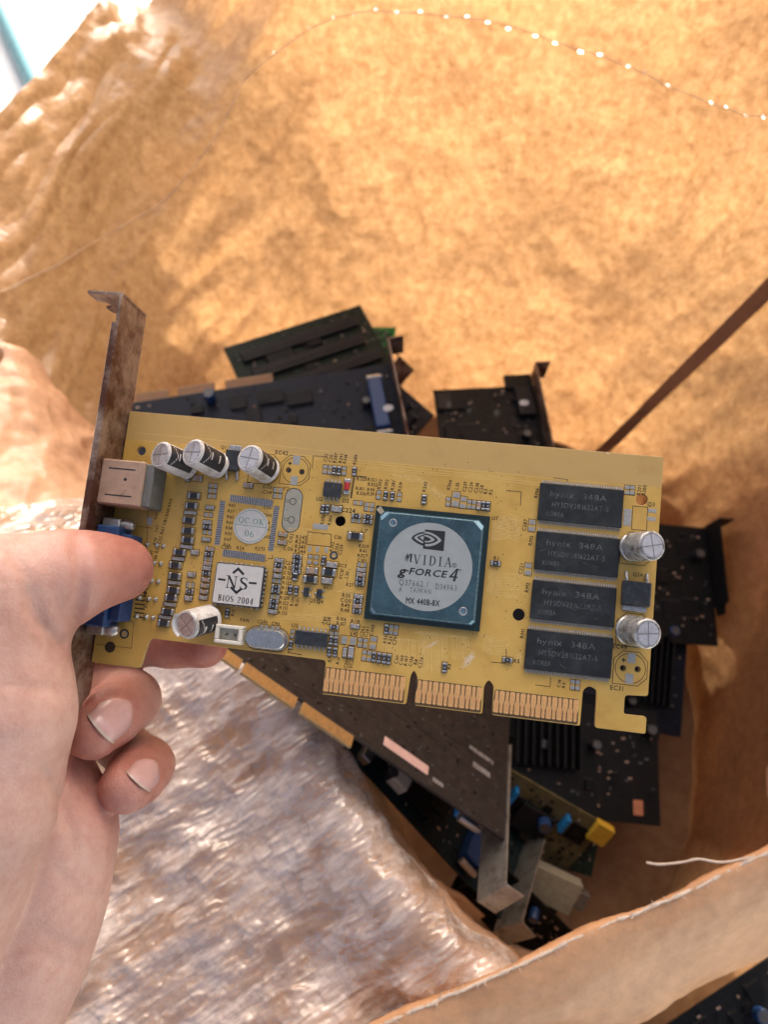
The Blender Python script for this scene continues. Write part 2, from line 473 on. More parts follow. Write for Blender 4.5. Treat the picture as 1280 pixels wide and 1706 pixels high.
def skin_material():
    m, nt, out = new_mat('skin')
    b = nd(nt, 'ShaderNodeBsdfPrincipled')
    f = noise_tex(nt, 45, 5, 0.6)
    cc = ramp(nt, f, [(0.28, (0.34, 0.165, 0.125, 1)), (0.5, (0.46, 0.265, 0.21, 1)), (0.72, (0.53, 0.335, 0.275, 1))])
    f2 = noise_tex(nt, 260, 6, 0.7)
    cc = mixc(nt, 0.35, cc, ramp(nt, f2, [(0.3, (0.46, 0.25, 0.19, 1)), (0.55, (0.62, 0.42, 0.345, 1)), (0.8, (0.68, 0.51, 0.44, 1))]))
    vc = nd(nt, 'ShaderNodeVertexColor', layer_name='flush')
    cc = mixc(nt, vc.outputs['Color'], cc, mixc(nt, 1.0, cc, (0.80, 0.48, 0.43, 1), 'MULTIPLY'))
    nt.links.new(cc, b.inputs['Base Color'])
    b.inputs['Roughness'].default_value = 0.48
    b.inputs['Specular IOR Level'].default_value = 0.4
    b.inputs['Subsurface Weight'].default_value = 0.22
    b.inputs['Subsurface Radius'].default_value = (0.005, 0.0018, 0.0009)
    b.inputs['Subsurface Scale'].default_value = 1.0
    bp = nd(nt, 'ShaderNodeBump')
    bp.inputs['Strength'].default_value = 0.28
    bp.inputs['Distance'].default_value = 0.0006
    vt = nd(nt, 'ShaderNodeTexVoronoi', feature='DISTANCE_TO_EDGE')
    vt.inputs['Scale'].default_value = 800
    vtc = nd(nt, 'ShaderNodeTexCoord')
    nt.links.new(vtc.outputs['Object'], vt.inputs['Vector'])
    hsum = nd(nt, 'ShaderNodeMath', operation='ADD')
    nt.links.new(noise_tex(nt, 600, 6, 0.7, (1, 1, 1.8)), hsum.inputs[0])
    nt.links.new(vt.outputs['Distance'], hsum.inputs[1])
    wr_ = nd(nt, 'ShaderNodeTexNoise', noise_type='RIDGED_MULTIFRACTAL')
    wr_.inputs['Scale'].default_value = 95
    wr_.inputs['Detail'].default_value = 3
    wmp = nd(nt, 'ShaderNodeMapping')
    wmp.inputs['Rotation'].default_value = (0.3, 0.2, 0.5)
    wmp.inputs['Scale'].default_value = (2.4, 0.8, 0.8)
    nt.links.new(vtc.outputs['Object'], wmp.inputs[0])
    nt.links.new(wmp.outputs[0], wr_.inputs['Vector'])
    wrr = ramp(nt, wr_.outputs['Fac'], [(0.62, (1, 1, 1)), (0.9, (0.0, 0.0, 0.0))])
    hs2 = nd(nt, 'ShaderNodeMath', operation='ADD')
    nt.links.new(hsum.outputs[0], hs2.inputs[0])
    nt.links.new(wrr, hs2.inputs[1])
    nt.links.new(hs2.outputs[0], bp.inputs['Height'])
    bp2 = nd(nt, 'ShaderNodeBump')
    bp2.inputs['Strength'].default_value = 0.16
    bp2.inputs['Distance'].default_value = 0.0016
    nt.links.new(noise_tex(nt, 110, 4, 0.6, (2.6, 0.7, 1.2)), bp2.inputs['Height'])
    nt.links.new(bp.outputs[0], bp2.inputs['Normal'])
    nt.links.new(bp2.outputs[0], b.inputs['Normal'])
    nt.links.new(b.outputs[0], out.inputs[0])
    return m


MT['skin'] = skin_material()
MT['nail'] = M('fingernail', (0.50, 0.31, 0.285), 0.22, var=0.06, vs=300, spec=0.5)
MT['nail_edge'] = M('fingernail free edge', (0.45, 0.37, 0.30), 0.35, var=0.06, vs=500)
MT['plug'] = M('dark plastic', (0.009, 0.009, 0.010), 0.5, var=0.3, vs=200, spec=0.25)
MT['teal_metal'] = M('teal painted steel', (0.10, 0.26, 0.29), 0.45, var=0.15, vs=100)


def ground_material():
    m, nt, out = new_mat('pale floor tile')
    b = nd(nt, 'ShaderNodeBsdfPrincipled')
    f = noise_tex(nt, 12, 6, 0.6)
    cc = ramp(nt, f, [(0.3, (0.60, 0.62, 0.60, 1)), (0.7, (0.74, 0.76, 0.74, 1))])
    nt.links.new(cc, b.inputs['Base Color'])
    b.inputs['Roughness'].default_value = 0.4
    nt.links.new(b.outputs[0], out.inputs[0])
    return m


MT['tile'] = ground_material()
MT['grout'] = M('tile grout', (0.30, 0.33, 0.32), 0.8, var=0.15, vs=60)


# ------------------------------------------------------------------ mesh builder
class MB:
    def __init__(s, scale=0.001):
        s.v, s.f, s.m, s.sm = [], [], [], []
        s.T = Matrix.Identity(4)
        s.k = scale

    def add(s, vs, fs, mi=0, smooth=False):
        n = len(s.v)
        T, k = s.T, s.k
        for p in vs:
            q = T @ Vector(p)
            s.v.append((q.x * k, q.y * k, q.z * k))
        for f in fs:
            s.f.append(tuple(i + n for i in f))
            s.m.append(mi)
            s.sm.append(smooth)
        return s

    def box(s, x0, x1, y0, y1, z0, z1, mi=0):
        v = [(x, y, z) for z in (z0, z1) for y in (y0, y1) for x in (x0, x1)]
        f = [(0, 2, 3, 1), (4, 5, 7, 6), (0, 1, 5, 4), (2, 6, 7, 3), (0, 4, 6, 2), (1, 3, 7, 5)]
        return s.add(v, f, mi)

    def cbox(s, x0, x1, y0, y1, z0, z1, b=0.15, mi=0):
        """box with chamfered edges"""
        b = min(b, (x1 - x0) / 2.2, (y1 - y0) / 2.2, (z1 - z0) / 2.2)
        v, idx = [], {}
        X, Y, Z = (x0, x1), (y0, y1), (z0, z1)
        for i in (0, 1):
            for j in (0, 1):
                for k in (0, 1):
                    p = [X[i], Y[j], Z[k]]
                    q = [X[i] + (b if i == 0 else -b), Y[j] + (b if j == 0 else -b), Z[k] + (b if k == 0 else -b)]
                    for a in range(3):
                        r = list(q)
                        r[a] = p[a]
                        idx[(i, j, k, a)] = len(v)
                        v.append(r)
        f = []
        for a in range(3):
            o1, o2 = [t for t in range(3) if t != a]
            for sd in (0, 1):
                loop = []
                for p, q in ((0, 0), (1, 0), (1, 1), (0, 1)):
                    key = [0, 0, 0]
                    key[a], key[o1], key[o2] = sd, p, q
                    loop.append(idx[(*key, a)])
                f.append(loop)
        for a in range(3):          # edges parallel to axis a
            o1, o2 = [t for t in range(3) if t != a]
            for p in (0, 1):
                for q in (0, 1):
                    k0, k1 = [0, 0, 0], [0, 0, 0]
                    k0[o1] = k1[o1] = p
                    k0[o2] = k1[o2] = q
                    k0[a], k1[a] = 0, 1
                    f.append([idx[(*k0, o1)], idx[(*k1, o1)], idx[(*k1, o2)], idx[(*k0, o2)]])
        for i in (0, 1):
            for j in (0, 1):
                for k in (0, 1):
                    f.append([idx[(i, j, k, 0)], idx[(i, j, k, 1)], idx[(i, j, k, 2)]])
        return s.add(v, f, mi)

    def prism(s, poly, z0, z1, mi=0, top=None, smooth=False):
        n = len(poly)
        tp = top or poly
        v = [(x, y, z0) for x, y in poly] + [(x, y, z1) for x, y in tp]
        f = [tuple(range(n - 1, -1, -1)), tuple(range(n, 2 * n))]
        s.add(v, f, mi)
        s.add(v, [(i, (i + 1) % n, n + (i + 1) % n, n + i) for i in range(n)], mi, smooth)
        return s

    def lathe(s, prof, n=24, mi=0, a0=0.0, a1=2 * math.pi, caps=True, smooth=True):
        full = abs(a1 - a0 - 2 * math.pi) < 1e-6
        k = n if full else n + 1
        v = []
        for r, z in prof:
            for i in range(k):
                a = a0 + (a1 - a0) * i / n
                v.append((r * math.cos(a), r * math.sin(a), z))
        f = []
        for j in range(len(prof) - 1):
            for i in range(n if full else n):
                i2 = (i + 1) % k if full else i + 1
                f.append((j * k + i, j * k + i2, (j + 1) * k + i2, (j + 1) * k + i))
        s.add(v, f, mi, smooth)
        if caps and full:
            s.add(v[-k:], [tuple(range(k))], mi)
            s.add(v[:k], [tuple(range(k - 1, -1, -1))], mi)
        return s

    def tube(s, pts, r, n=10, mi=0):
        pts = [Vector(p) for p in pts]
        rr = r if isinstance(r, (list, tuple)) else [r] * len(pts)
        v = []
        up = Vector((0.13, 0.27, 0.95)).normalized()
        for i, p in enumerate(pts):
            d = (pts[min(i + 1, len(pts) - 1)] - pts[max(i - 1, 0)]).normalized()
            a = d.cross(up)
            if a.length < 1e-4:
                a = d.cross(Vector((1, 0, 0)))
            a.normalize()
            b = d.cross(a)
            for k in range(n):
                t = 2 * math.pi * k / n
                v.append(p + (a * math.cos(t) + b * math.sin(t)) * rr[i])
        f = [(i * n + k, i * n + (k + 1) % n, (i + 1) * n + (k + 1) % n, (i + 1) * n + k) for i in range(len(pts) - 1) for k in range(n)]
        s.add(v, f, mi, True)
        s.add(v[:n], [tuple(range(n - 1, -1, -1))], mi)
        s.add(v[-n:], [tuple(range(n))], mi)
        return s

    def ribbon(s, pts, w, z, mi=0, closed=False):
        """flat printed line"""
        P = [Vector((p[0], p[1])) for p in pts]
        n = len(P)
        L, Rr = [], []
        for i in range(n):
            a = P[(i - 1) % n] if (closed or i > 0) else P[i]
            b = P[(i + 1) % n] if (closed or i < n - 1) else P[i]
            d1 = (P[i] - a)
            d2 = (b - P[i])
            d1 = d1.normalized() if d1.length > 1e-9 else d2.normalized()
            d2 = d2.normalized() if d2.length > 1e-9 else d1
            t = (d1 + d2)
            t = t.normalized() if t.length > 1e-6 else d1
            nn = Vector((-t.y, t.x))
            k = 1 / max(0.5, nn.dot(Vector((-d1.y, d1.x))))
            ww = w[i] if isinstance(w, (list, tuple)) else w
            L.append(P[i] + nn * ww / 2 * k)
            Rr.append(P[i] - nn * ww / 2 * k)
        v = [(p.x, p.y, z) for p in L] + [(p.x, p.y, z) for p in Rr]
        m = n if closed else n - 1
        return s.add(v, [(n + i, n + (i + 1) % n, (i + 1) % n, i) for i in range(m)], mi)

    def mesh(s, name, mats, sharp=38):
        me = bpy.data.meshes.new(name)
        me.from_pydata(s.v, [], s.f)
        for m in mats:
            me.materials.append(MT[m] if isinstance(m, str) else m)
        me.polygons.foreach_set('material_index', s.m)
        me.polygons.foreach_set('use_smooth', s.sm)
        me.validate()
        if any(s.sm):
            try:
                me.set_sharp_from_angle(angle=R(sharp))
            except Exception:
                pass
        me.update()
        return me

    def build(s, name, mats, parent=None, label=None):
        if isinstance(mats, str):
            mats = [mats]
        return link(name, s.mesh(name, mats), parent, label)


def link(name, me, parent=None, label=None):
    o = bpy.data.objects.new(name, me)
    COL.objects.link(o)
    if parent:
        o.parent = parent
    if label:
        o['label'] = label
    return o


def empty(name, mat, label, cat, group=None):
    o = bpy.data.objects.new(name, None)
    o.empty_display_size = 0.02
    COL.objects.link(o)
    o.matrix_world = mat
    tag(o, label, cat, group)
    return o


def tag(o, label=None, cat=None, group=None, kind=None):
    if label:
        o['label'] = label
    if cat:
        o['category'] = cat
    if group:
        o['group'] = group
    if kind:
        o['kind'] = kind
    return o


def curve_plate(loops, z0, z1, bevel=0.0):
    """solid plate from an outline and holes (first loop outer); returns verts, faces"""
    cu = bpy.data.curves.new('tmp', 'CURVE')
    cu.dimensions = '2D'
    cu.fill_mode = 'BOTH'
    cu.extrude = (z1 - z0) / 2 - bevel
    cu.bevel_depth = bevel
    cu.bevel_resolution = 1
    cu.offset = -bevel
    for lp in loops:
        sp = cu.splines.new('POLY')
        sp.points.add(len(lp) - 1)
        for p, q in zip(sp.points, lp):
            p.co = (q[0], q[1], 0, 1)
        sp.use_cyclic_u = True
    ob = bpy.data.objects.new('tmp', cu)
    COL.objects.link(ob)
    dg = bpy.context.evaluated_depsgraph_get()
    me = bpy.data.meshes.new_from_object(ob.evaluated_get(dg))
    v = [(p.co.x, p.co.y, p.co.z + (z0 + z1) / 2) for p in me.vertices]
    f = [tuple(p.vertices) for p in me.polygons]
    bpy.data.objects.remove(ob)
    bpy.data.curves.remove(cu)
    bpy.data.meshes.remove(me)
    return v, f


def rounded(poly, r, n=4):
    """round every corner of a polygon; r may be a list"""
    out = []
    k = len(poly)
    for i in range(k):
        rr = r[i] if isinstance(r, (list, tuple)) else r
        p, a, b = Vector(poly[i]), Vector(poly[i - 1]), Vector(poly[(i + 1) % k])
        if rr <= 0:
            out.append(tuple(p))
            continue
        da, db = (a - p), (b - p)
        q = min(rr, da.length * 0.48, db.length * 0.48)
        s, e = p + da.normalized() * q, p + db.normalized() * q
        for j in range(n + 1):
            t = j / n
            out.append(tuple(s.lerp(p, t).lerp(p.lerp(e, t), t)))
    return out


def circle(x, y, r, n=24):
    return [(x + r * math.cos(2 * math.pi * i / n), y + r * math.sin(2 * math.pi * i / n)) for i in range(n)]


# glyphs of the built-in font, evaluated once
GL = {}


def load_glyphs(chars):
    obs = []
    for ch in chars:
        cu = bpy.data.curves.new('glyph', 'FONT')
        cu.body = ch
        cu.size = 1.0
        cu.resolution_u = 2
        ob = bpy.data.objects.new('glyph', cu)
        COL.objects.link(ob)
        obs.append((ch, ob, cu))
    dg = bpy.context.evaluated_depsgraph_get()
    for ch, ob, cu in obs:
        me = bpy.data.meshes.new_from_object(ob.evaluated_get(dg))
        v = [(p.co.x, p.co.y) for p in me.vertices]
        GL[ch] = (v, [tuple(p.vertices) for p in me.polygons], max([p[0] for p in v] or [0.3]))
        bpy.data.meshes.remove(me)
    for ch, ob, cu in obs:
        bpy.data.objects.remove(ob)
        bpy.data.curves.remove(cu)


load_glyphs('ABCDEFGHIJKLMNOPQRSTUVWXYZ0123456789abcdefghijklmnopqrstuvwxyz.-+')


def text(mb, s, x, y, size, z, rot=0.0, shear=0.0, wide=1.0, mi=0, gap=0.09, align=0.5, bold=0.0, fit=None):
    """lay printed text into a builder; x,y = centre (align .5) or left (0) of the line, size = cap height"""
    k = size / 0.70
    pos, cur = [], 0.0
    for ch in s:
        if ch == ' ':
            cur += 0.34
            continue
        pos.append((ch, cur))
        cur += GL[ch][2] + gap
    cur -= gap
    if fit:
        wide = fit / (cur * k)
    ca, sa = math.cos(rot), math.sin(rot)
    for ch, ox in pos:
        v, f, _ = GL[ch]
        for bx, by in ((0, 0),) if not bold else ((-bold, 0), (bold, 0), (0, bold), (0, -bold)):
            vv = []
            for (gx, gy) in v:
                lx = ((gx + ox - cur * align) + bx + shear * gy) * k * wide
                ly = (gy + by - 0.35) * k
                vv.append((x + lx * ca - ly * sa, y + lx * sa + ly * ca, z + (bx + by) * 0.02))
            mb.add(vv, f, mi)


# serif capitals drawn as strokes: thick stems, thin joins, small serifs
def serif(mb, s, x, y, size, z, rot=0.0, mi=0, wide=1.0, weight=1.0, gap=0.16, fit=None):
    T, t = 0.15 * weight, 0.06 * weight

    def arc(cx, cy, a, b, d0, d1, th, tn, n=14):
        pts, ws = [], []
        for i in range(n + 1):
            d = R(d0 + (d1 - d0) * i / n)
            pts.append((cx + a * math.cos(d), cy + b * math.sin(d)))
            ws.append(tn + (th - tn) * abs(math.cos(d)))
        return pts, ws

    def sr(x0, yy, w=0.26):
        return ([(x0 - w / 2, yy), (x0 + w / 2, yy)], 0.05 * weight)
    D = {
        'N': (0.82, [([(0.14, 0), (0.14, 1)], t), ([(0.14, 1), (0.68, 0)], T), ([(0.68, 0), (0.68, 1)], t), sr(0.14, 0.02), sr(0.1, 0.98), sr(0.68, 0.98)]),
        'V': (0.82, [([(0.1, 1), (0.42, 0.02)], T), ([(0.42, 0.02), (0.72, 1)], t), sr(0.1, 0.98), sr(0.72, 0.98)]),
        'I': (0.40, [([(0.2, 0), (0.2, 1)], T), sr(0.2, 0.02, 0.36), sr(0.2, 0.98, 0.36)]),
        'D': (0.85, [([(0.2, 0), (0.2, 1)], T), arc(0.32, 0.5, 0.42, 0.47, -90, 90, T, t), ([(0.05, 0.025), (0.34, 0.025)], t), ([(0.05, 0.975), (0.34, 0.975)], t)]),
        'A': (0.84, [([(0.1, 0), (0.42, 1)], t), ([(0.42, 1), (0.74, 0)], T), ([(0.22, 0.34), (0.62, 0.34)], t), sr(0.1, 0.02), sr(0.74, 0.02)]),
        'S': (0.66, [([(0.56, 0.78), (0.5, 0.93), (0.32, 0.975), (0.14, 0.88), (0.12, 0.72), (0.22, 0.58), (0.44, 0.46), (0.56, 0.32), (0.54, 0.13), (0.36, 0.025), (0.16, 0.07), (0.09, 0.24)],
                      [t, t, t, T * .8, T, T, T * 1.1, T, T * .8, t, t, t])]),
        'B': (0.74, [([(0.2, 0), (0.2, 1)], T), arc(0.3, 0.75, 0.28, 0.225, -90, 90, T, t), arc(0.3, 0.26, 0.34, 0.235, -90, 90, T, t), ([(0.05, 0.025), (0.32, 0.025)], t), ([(0.05, 0.975), (0.32, 0.975)], t), ([(0.2, 0.51), (0.32, 0.51)], t)]),
        'O': (0.84, [arc(0.42, 0.5, 0.34, 0.47, 0, 360, T, t, 24)]),
        '0': (0.66, [arc(0.33, 0.5, 0.24, 0.47, 0, 360, T, t, 24)]),
        'C': (0.80, [arc(0.44, 0.5, 0.35, 0.47, 45, 315, T, t, 18), ([(0.7, 0.64), (0.7, 0.95)], t)]),
        'Q': (0.84, [arc(0.42, 0.5, 0.34, 0.47, 0, 360, T, t, 24), ([(0.4, 0.1), (0.62, -0.12), (0.78, -0.14)], [t, T, t])]),
        'K': (0.84, [([(0.2, 0), (0.2, 1)], T), ([(0.25, 0.42), (0.68, 1)], t), ([(0.36, 0.56), (0.74, 0)], T), sr(0.2, 0.02, 0.32), sr(0.2, 0.98, 0.32), sr(0.68, 0.98), sr(0.74, 0.02)]),
        '.': (0.30, [([(0.15, 0), (0.15, 0.12)], 0.13)]),
        '2': (0.66, [([(0.1, 0.74), (0.18, 0.92), (0.34, 0.97), (0.5, 0.88), (0.52, 0.7), (0.42, 0.48), (0.22, 0.24), (0.08, 0.05)], [T, t, t, T, T, T * .8, t, t]), ([(0.08, 0.05), (0.58, 0.05)], 0.1)]),
        '4': (0.66, [([(0.44, 0), (0.44, 1)], T), ([(0.44, 1), (0.05, 0.3)], t), ([(0.05, 0.28), (0.62, 0.28)], t), sr(0.44, 0.02)]),
        '6': (0.66, [arc(0.33, 0.29, 0.23, 0.27, 0, 360, T, t, 22), ([(0.12, 0.3), (0.14, 0.6), (0.28, 0.86), (0.5, 0.98)], [T, T, T * .7, t])]),
    }
    tot = sum((D[ch][0] if ch != ' ' else 0.4) + gap for ch in s) - gap
    if fit:
        wide = fit / (tot * size)
    cur = -tot / 2
    ca, sa = math.cos(rot), math.sin(rot)
    for ch in s:
        if ch == ' ':
            cur += 0.4 + gap
            continue
        w, st = D[ch]
        for q, (pts, ww) in enumerate(st):
            P = []
            for (px, py) in pts:
                lx, ly = (cur + px) * size * wide, (py - 0.5) * size
                P.append((x + lx * ca - ly * sa, y + lx * sa + ly * ca))
            mb.ribbon(P, [q_ * size for q_ in ww] if isinstance(ww, list) else ww * size, z + q * 0.002, mi)
        cur += w + gap

# ------------------------------------------------------------------ ground outside the bag
g = MB(1.0)
g.add([(-30, -30, -0.012), (30, -30, -0.012), (30, 30, -0.012), (-30, 30, -0.012)], [(0, 1, 2, 3)])
ground = tag(g.build('ground', 'grout'), kind='structure')
tile_mesh = MB(1.0).cbox(-0.148, 0.148, -0.148, 0.148, -0.008, 0.0, 0.002).mesh('tile', ['tile'])
for i in range(-7, 8):
    for j in range(1, 9):
        x, y = i * 0.3 - 0.12, j * 0.3 + 0.05
        if -0.35 < x < 0.45 and y < 0.55:
            continue
        t = link('tile', tile_mesh, ground)
        t.location = (x, y, -0.004)
for i in range(-3, 5):
    for j in range(-3, 0):
        t = link('tile', tile_mesh, ground)
        t.location = (i * 0.3 - 0.12, j * 0.3 + 0.05, -0.004)

# ------------------------------------------------------------------ the bag
bag = empty('paper_bag', Matrix.Identity(4), 'large open kraft paper sack with mottled sunlit walls around the circuit boards', 'bag')


def crom(P, n, u0=0.0, u1=1.0):
    """Catmull-Rom resample of rows of points (k, ..., 3) -> (n, ..., 3)"""
    k = len(P)
    Q = np.concatenate([[2 * P[0] - P[1]], P, [2 * P[-1] - P[-2]]])
    u = np.linspace(u0 * (k - 1), u1 * (k - 1) - 1e-9, n)
    i = u.astype(int)
    t = (u - i).reshape((-1,) + (1,) * (P.ndim - 1))
    p0, p1, p2, p3 = Q[i], Q[i + 1], Q[i + 2], Q[i + 3]
    return 0.5 * (2 * p1 + (p2 - p0) * t + (2 * p0 - 5 * p1 + 4 * p2 - p3) * t ** 2 + (3 * p1 - p0 - 3 * p2 + p3) * t ** 3)


def sheet(name, ctrl, nu, nv, disp, mat, parent, ur=(0, 1), vr=(0, 1)):
    P = np.array([[tuple(p) for p in row] for row in ctrl], float)
    G = crom(P, nu, *ur)
    G = crom(G.transpose(1, 0, 2), nv, *vr).transpose(1, 0, 2)
    du = np.gradient(G, axis=0)
    dv = np.gradient(G, axis=1)
    N = np.cross(du, dv)
    N /= np.linalg.norm(N, axis=2, keepdims=True) + 1e-12
    H = np.zeros(G.shape[:2])
    for i in range(nu):
        for j in range(nv):
            H[i, j] = disp(Vector(G[i, j]), i / (nu - 1), j / (nv - 1))
    G = G + N * H[..., None]
    me = bpy.data.meshes.new(name)
    idx = np.arange(nu * nv).reshape(nu, nv)
    f = np.stack([idx[:-1, :-1], idx[1:, :-1], idx[1:, 1:], idx[:-1, 1:]], -1).reshape(-1, 4)
    me.from_pydata(G.reshape(-1, 3).tolist(), [], f.tolist())
    me.materials.append(MT[mat])
    me.polygons.foreach_set('use_smooth', [True] * len(f))
    me.update()
    o = link(name, me, parent)
    return o, G


def fold(p, sc, seed, k=1.0):
    q = Vector((p.x * sc, p.y * sc, p.z * sc)) + Vector((seed, seed * 2.3, -seed))
    return 1 - abs(noise.noise(q)) * 2


def wall_disp(p, a, b):
    h = 0.010 * noise.noise(p * 7 + Vector((3, 1, 7))) + 0.0038 * fold(p, 9, 4.2) + 0.0026 * fold(Vector((p.x, p.y, p.z * 0.5)), 26, 9.1)
    h += 0.0007 * noise.fractal(p * 70, 0.8, 2.1, 3)
    # long slanting pleats in the left part of the wall
    left = max(0.0, min(1.0, (-0.02 - p.x) / 0.16))
    q = p.x * 0.75 - p.z * 0.95
    h += left * (0.0055 * math.sin(q * 95 + 3 * noise.noise(p * 8)) * (0.5 + 0.5 * noise.noise(p * 5 + Vector((9, 9, 9)))) + 0.003 * fold(Vector((q * 3, p.y, p.z)), 16, 2.0))
    return h


# main wall: columns go left -> back -> right -> near right, rows from the floor up to the rim
wall_ctrl = [
    # floor edge
    [(-0.13, 0.22, -0.035), (-0.155, 0.34, -0.035), (-0.13, 0.375, -0.035), (-0.065, 0.395, -0.035), (0.00, 0.405, -0.035), (0.13, 0.385, -0.035), (0.20, 0.335, -0.035), (0.225, 0.22, -0.035), (0.20, 0.06, -0.035), (0.10, -0.012, -0.035)],
    # low
    [(-0.19, 0.25, 0.08), (-0.20, 0.37, 0.08), (-0.16, 0.455, 0.08), (-0.085, 0.475, 0.08), (0.00, 0.485, 0.08), (0.15, 0.465, 0.08), (0.235, 0.38, 0.08), (0.25, 0.23, 0.08), (0.20, 0.055, 0.08), (0.095, -0.012, 0.07)],
    # mid
    [(-0.27, 0.30, 0.17), (-0.25, 0.42, 0.165), (-0.20, 0.53, 0.17), (-0.105, 0.565, 0.175), (0.00, 0.575, 0.18), (0.18, 0.55, 0.18), (0.28, 0.42, 0.18), (0.29, 0.25, 0.17), (0.187, 0.045, 0.145), (0.08, -0.008, 0.13)],
    # upper
    [W(-240, 470, .52), W(30, 290, .55), W(235, 130, .60), W(360, 20, .625), (-0.02, 0.68, 0.40), (0.22, 0.65, 0.40), (0.33, 0.47, 0.36), (0.34, 0.27, 0.28), (0.183, 0.05, 0.175), (0.08, 0.004, 0.160)],
    # rim
    [W(-220, 400, .52), W(-8, 188, .545), W(160, -2, .60), W(270, -165, .64), (-0.03, 0.82, 0.93), (0.26, 0.80, 0.93), (0.42, 0.54, 0.74), (0.42, 0.28, 0.44), (0.170, 0.042, 0.192), (0.056, 0.0, 0.178)],
]
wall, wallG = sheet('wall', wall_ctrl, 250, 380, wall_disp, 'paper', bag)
floor_ctrl = [[(-0.24, -0.06, -0.006), (0.0, -0.06, -0.006), (0.26, -0.06, -0.006)], [(-0.24, 0.25, -0.006), (0.0, 0.25, -0.006), (0.26, 0.25, -0.006)],
              [(-0.24, 0.56, -0.006), (0.0, 0.56, -0.006), (0.26, 0.56, -0.006)]]
sheet('bottom', floor_ctrl, 40, 40, lambda p, a, b: 0.002 * noise.noise(p * 14), 'paper_floor', bag)


# added unseen paper layer outside the right and near wall, keeping sun off it
block_ctrl = []
for k, fr in enumerate((0.0, 0.5, 1.0)):
    rr = []
    for q_, zt in ((6, 0.02), (7, 0.15), (8, 0.13)):
        col_ = [Vector(r_[q_]) for r_ in wall_ctrl]
        zz_ = zt * fr
        for a_, b_ in zip(col_[:-1], col_[1:]):
            if zz_ <= b_.z or b_ is col_[-1]:
                t_ = min(1, max(0, (zz_ - a_.z) / (b_.z - a_.z)))
                p_ = a_.lerp(b_, t_)
                break
        d_ = Vector((p_.x - 0.03, p_.y - 0.22, 0)).normalized() * 0.014
        rr.append(p_ + d_)
    block_ctrl.append(rr)
sheet('sun_block_sheet', block_ctrl, 60, 140, lambda p, a, b: 0.003 * noise.noise(p * 16), 'paper_flap', bag)


# front flap: the near-left wall slumping inward, its crest drops to the floor on the right
def flap_disp(p, a, b):
    h = 0.006 * noise.noise(p * 11 + Vector((1, 5, 2))) + 0.004 * fold(p, 13, 1.7) + 0.0030 * fold(p, 30, 5.5) + 0.0014 * fold(p, 62, 8.5) + 0.0006 * noise.fractal(p * 120, 0.8, 2.1, 3)
    return h


def wr(*pts):
    return [W(*p) for p in pts]


flap_ctrl = [
    # from upper left (far) to lower right (near); each row: outer (rim side) -> crest -> dropped to the floor
    [W(-420, 560, .46), W(-180, 600, .50), W(20, 590, .54), W(130, 700, .57), (-0.16, 0.36, -0.003)],
    [W(-420, 900, .40), W(-150, 850, .44), W(60, 800, .48), W(190, 830, .53), (-0.13, 0.28, -0.003)],
    [W(-420, 1250, .36), W(-80, 1150, .40), W(200, 1050, .425), W(370, 990, .46), (-0.055, 0.21, -0.003)],
    [W(-300, 1600, .335), W(60, 1440, .375), W(350, 1255, .395), W(500, 1165, .405), (-0.025, 0.15, -0.003)],
    [W(-100, 1900, .32), W(210, 1700, .35), W(450, 1490, .37), W(622, 1375, .375), (0.005, 0.08, -0.003)],
    [W(150, 2150, .32), W(400, 1900, .335), W(600, 1690, .35), W(768, 1560, .355), (0.03, 0.04, -0.003)],
    [W(400, 2350, .32), W(640, 2100, .33), W(820, 1860, .34), W(960, 1720, .345), (0.085, 0.012, -0.003)],
]
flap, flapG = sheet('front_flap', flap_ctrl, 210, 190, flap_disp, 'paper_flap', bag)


def film_disp(p, a, b):
    h = flap_disp(p, a, b)
    m = max(0.06, min(1.0, (0.66 - b + 0.10 * noise.noise(p * 18)) / 0.10))
    _x, _y = p.x * .85 + p.y * .53, -p.x * .53 + p.y * .85
    cr = abs(noise.noise(Vector((_x * 55, _y * 170, p.z * 150)))) + 0.5 * abs(noise.noise(p * 310 + Vector((4, 4, 4))))
    return h + FS * (0.0016 + m * (0.0032 * noise.noise(p * 30 + Vector((7, 7, 1))) ** 2 + 0.0021 * cr))


FS = 1.0
_u = np.array([[tuple(p) for p in row] for row in flap_ctrl], float)
_n = np.cross(_u[3, 2] - _u[2, 2], _u[3, 2] - _u[3, 1])
if np.dot(np.cross(_u[4, 2] - _u[3, 2], _u[3, 3] - _u[3, 2]), np.array(cam.location) - _u[3, 2]) < 0:
    FS = -1.0
film, filmG = sheet('liner_film', flap_ctrl, 330, 300, film_disp, 'film', bag, (0.2, 0.95), (0.0, 0.77))
film['label'] = 'crumpled shiny clear plastic liner'

# folded collar along the near rim: outer face rolled towards the camera
rim_line = [W(1500, 1330, .335), W(1280, 1420, .332), W(1130, 1492, .33), W(1000, 1545, .328), W(860, 1610, .326), W(740, 1662, .324), W(640, 1706, .323), W(480, 1790, .322), W(300, 1880, .322)]
low_line = [W(1560, 1500, .39), W(1330, 1568, .385), W(1190, 1625, .38), W(1080, 1690, .375), W(950, 1760, .37), W(820, 1830, .365), W(700, 1880, .36), W(540, 1960, .36), W(360, 2050, .36)]
mid_line = [a.lerp(b, 0.45) + Vector((0, -0.006, 0.012)) for a, b in zip(rim_line, low_line)]
in_line = [p + Vector((0.001, 0.001, -0.02)) for p in rim_line]
foot_line = [p + (p - Vector((0, 0, 0.56))).normalized() * 0.07 + Vector((-0.012, 0.03, 0)) for p in low_line]
top_line = [p + Vector((0, 0.0, 0.0015)) for p in rim_line]
collar_ctrl = [in_line, top_line, mid_line, low_line, foot_line]
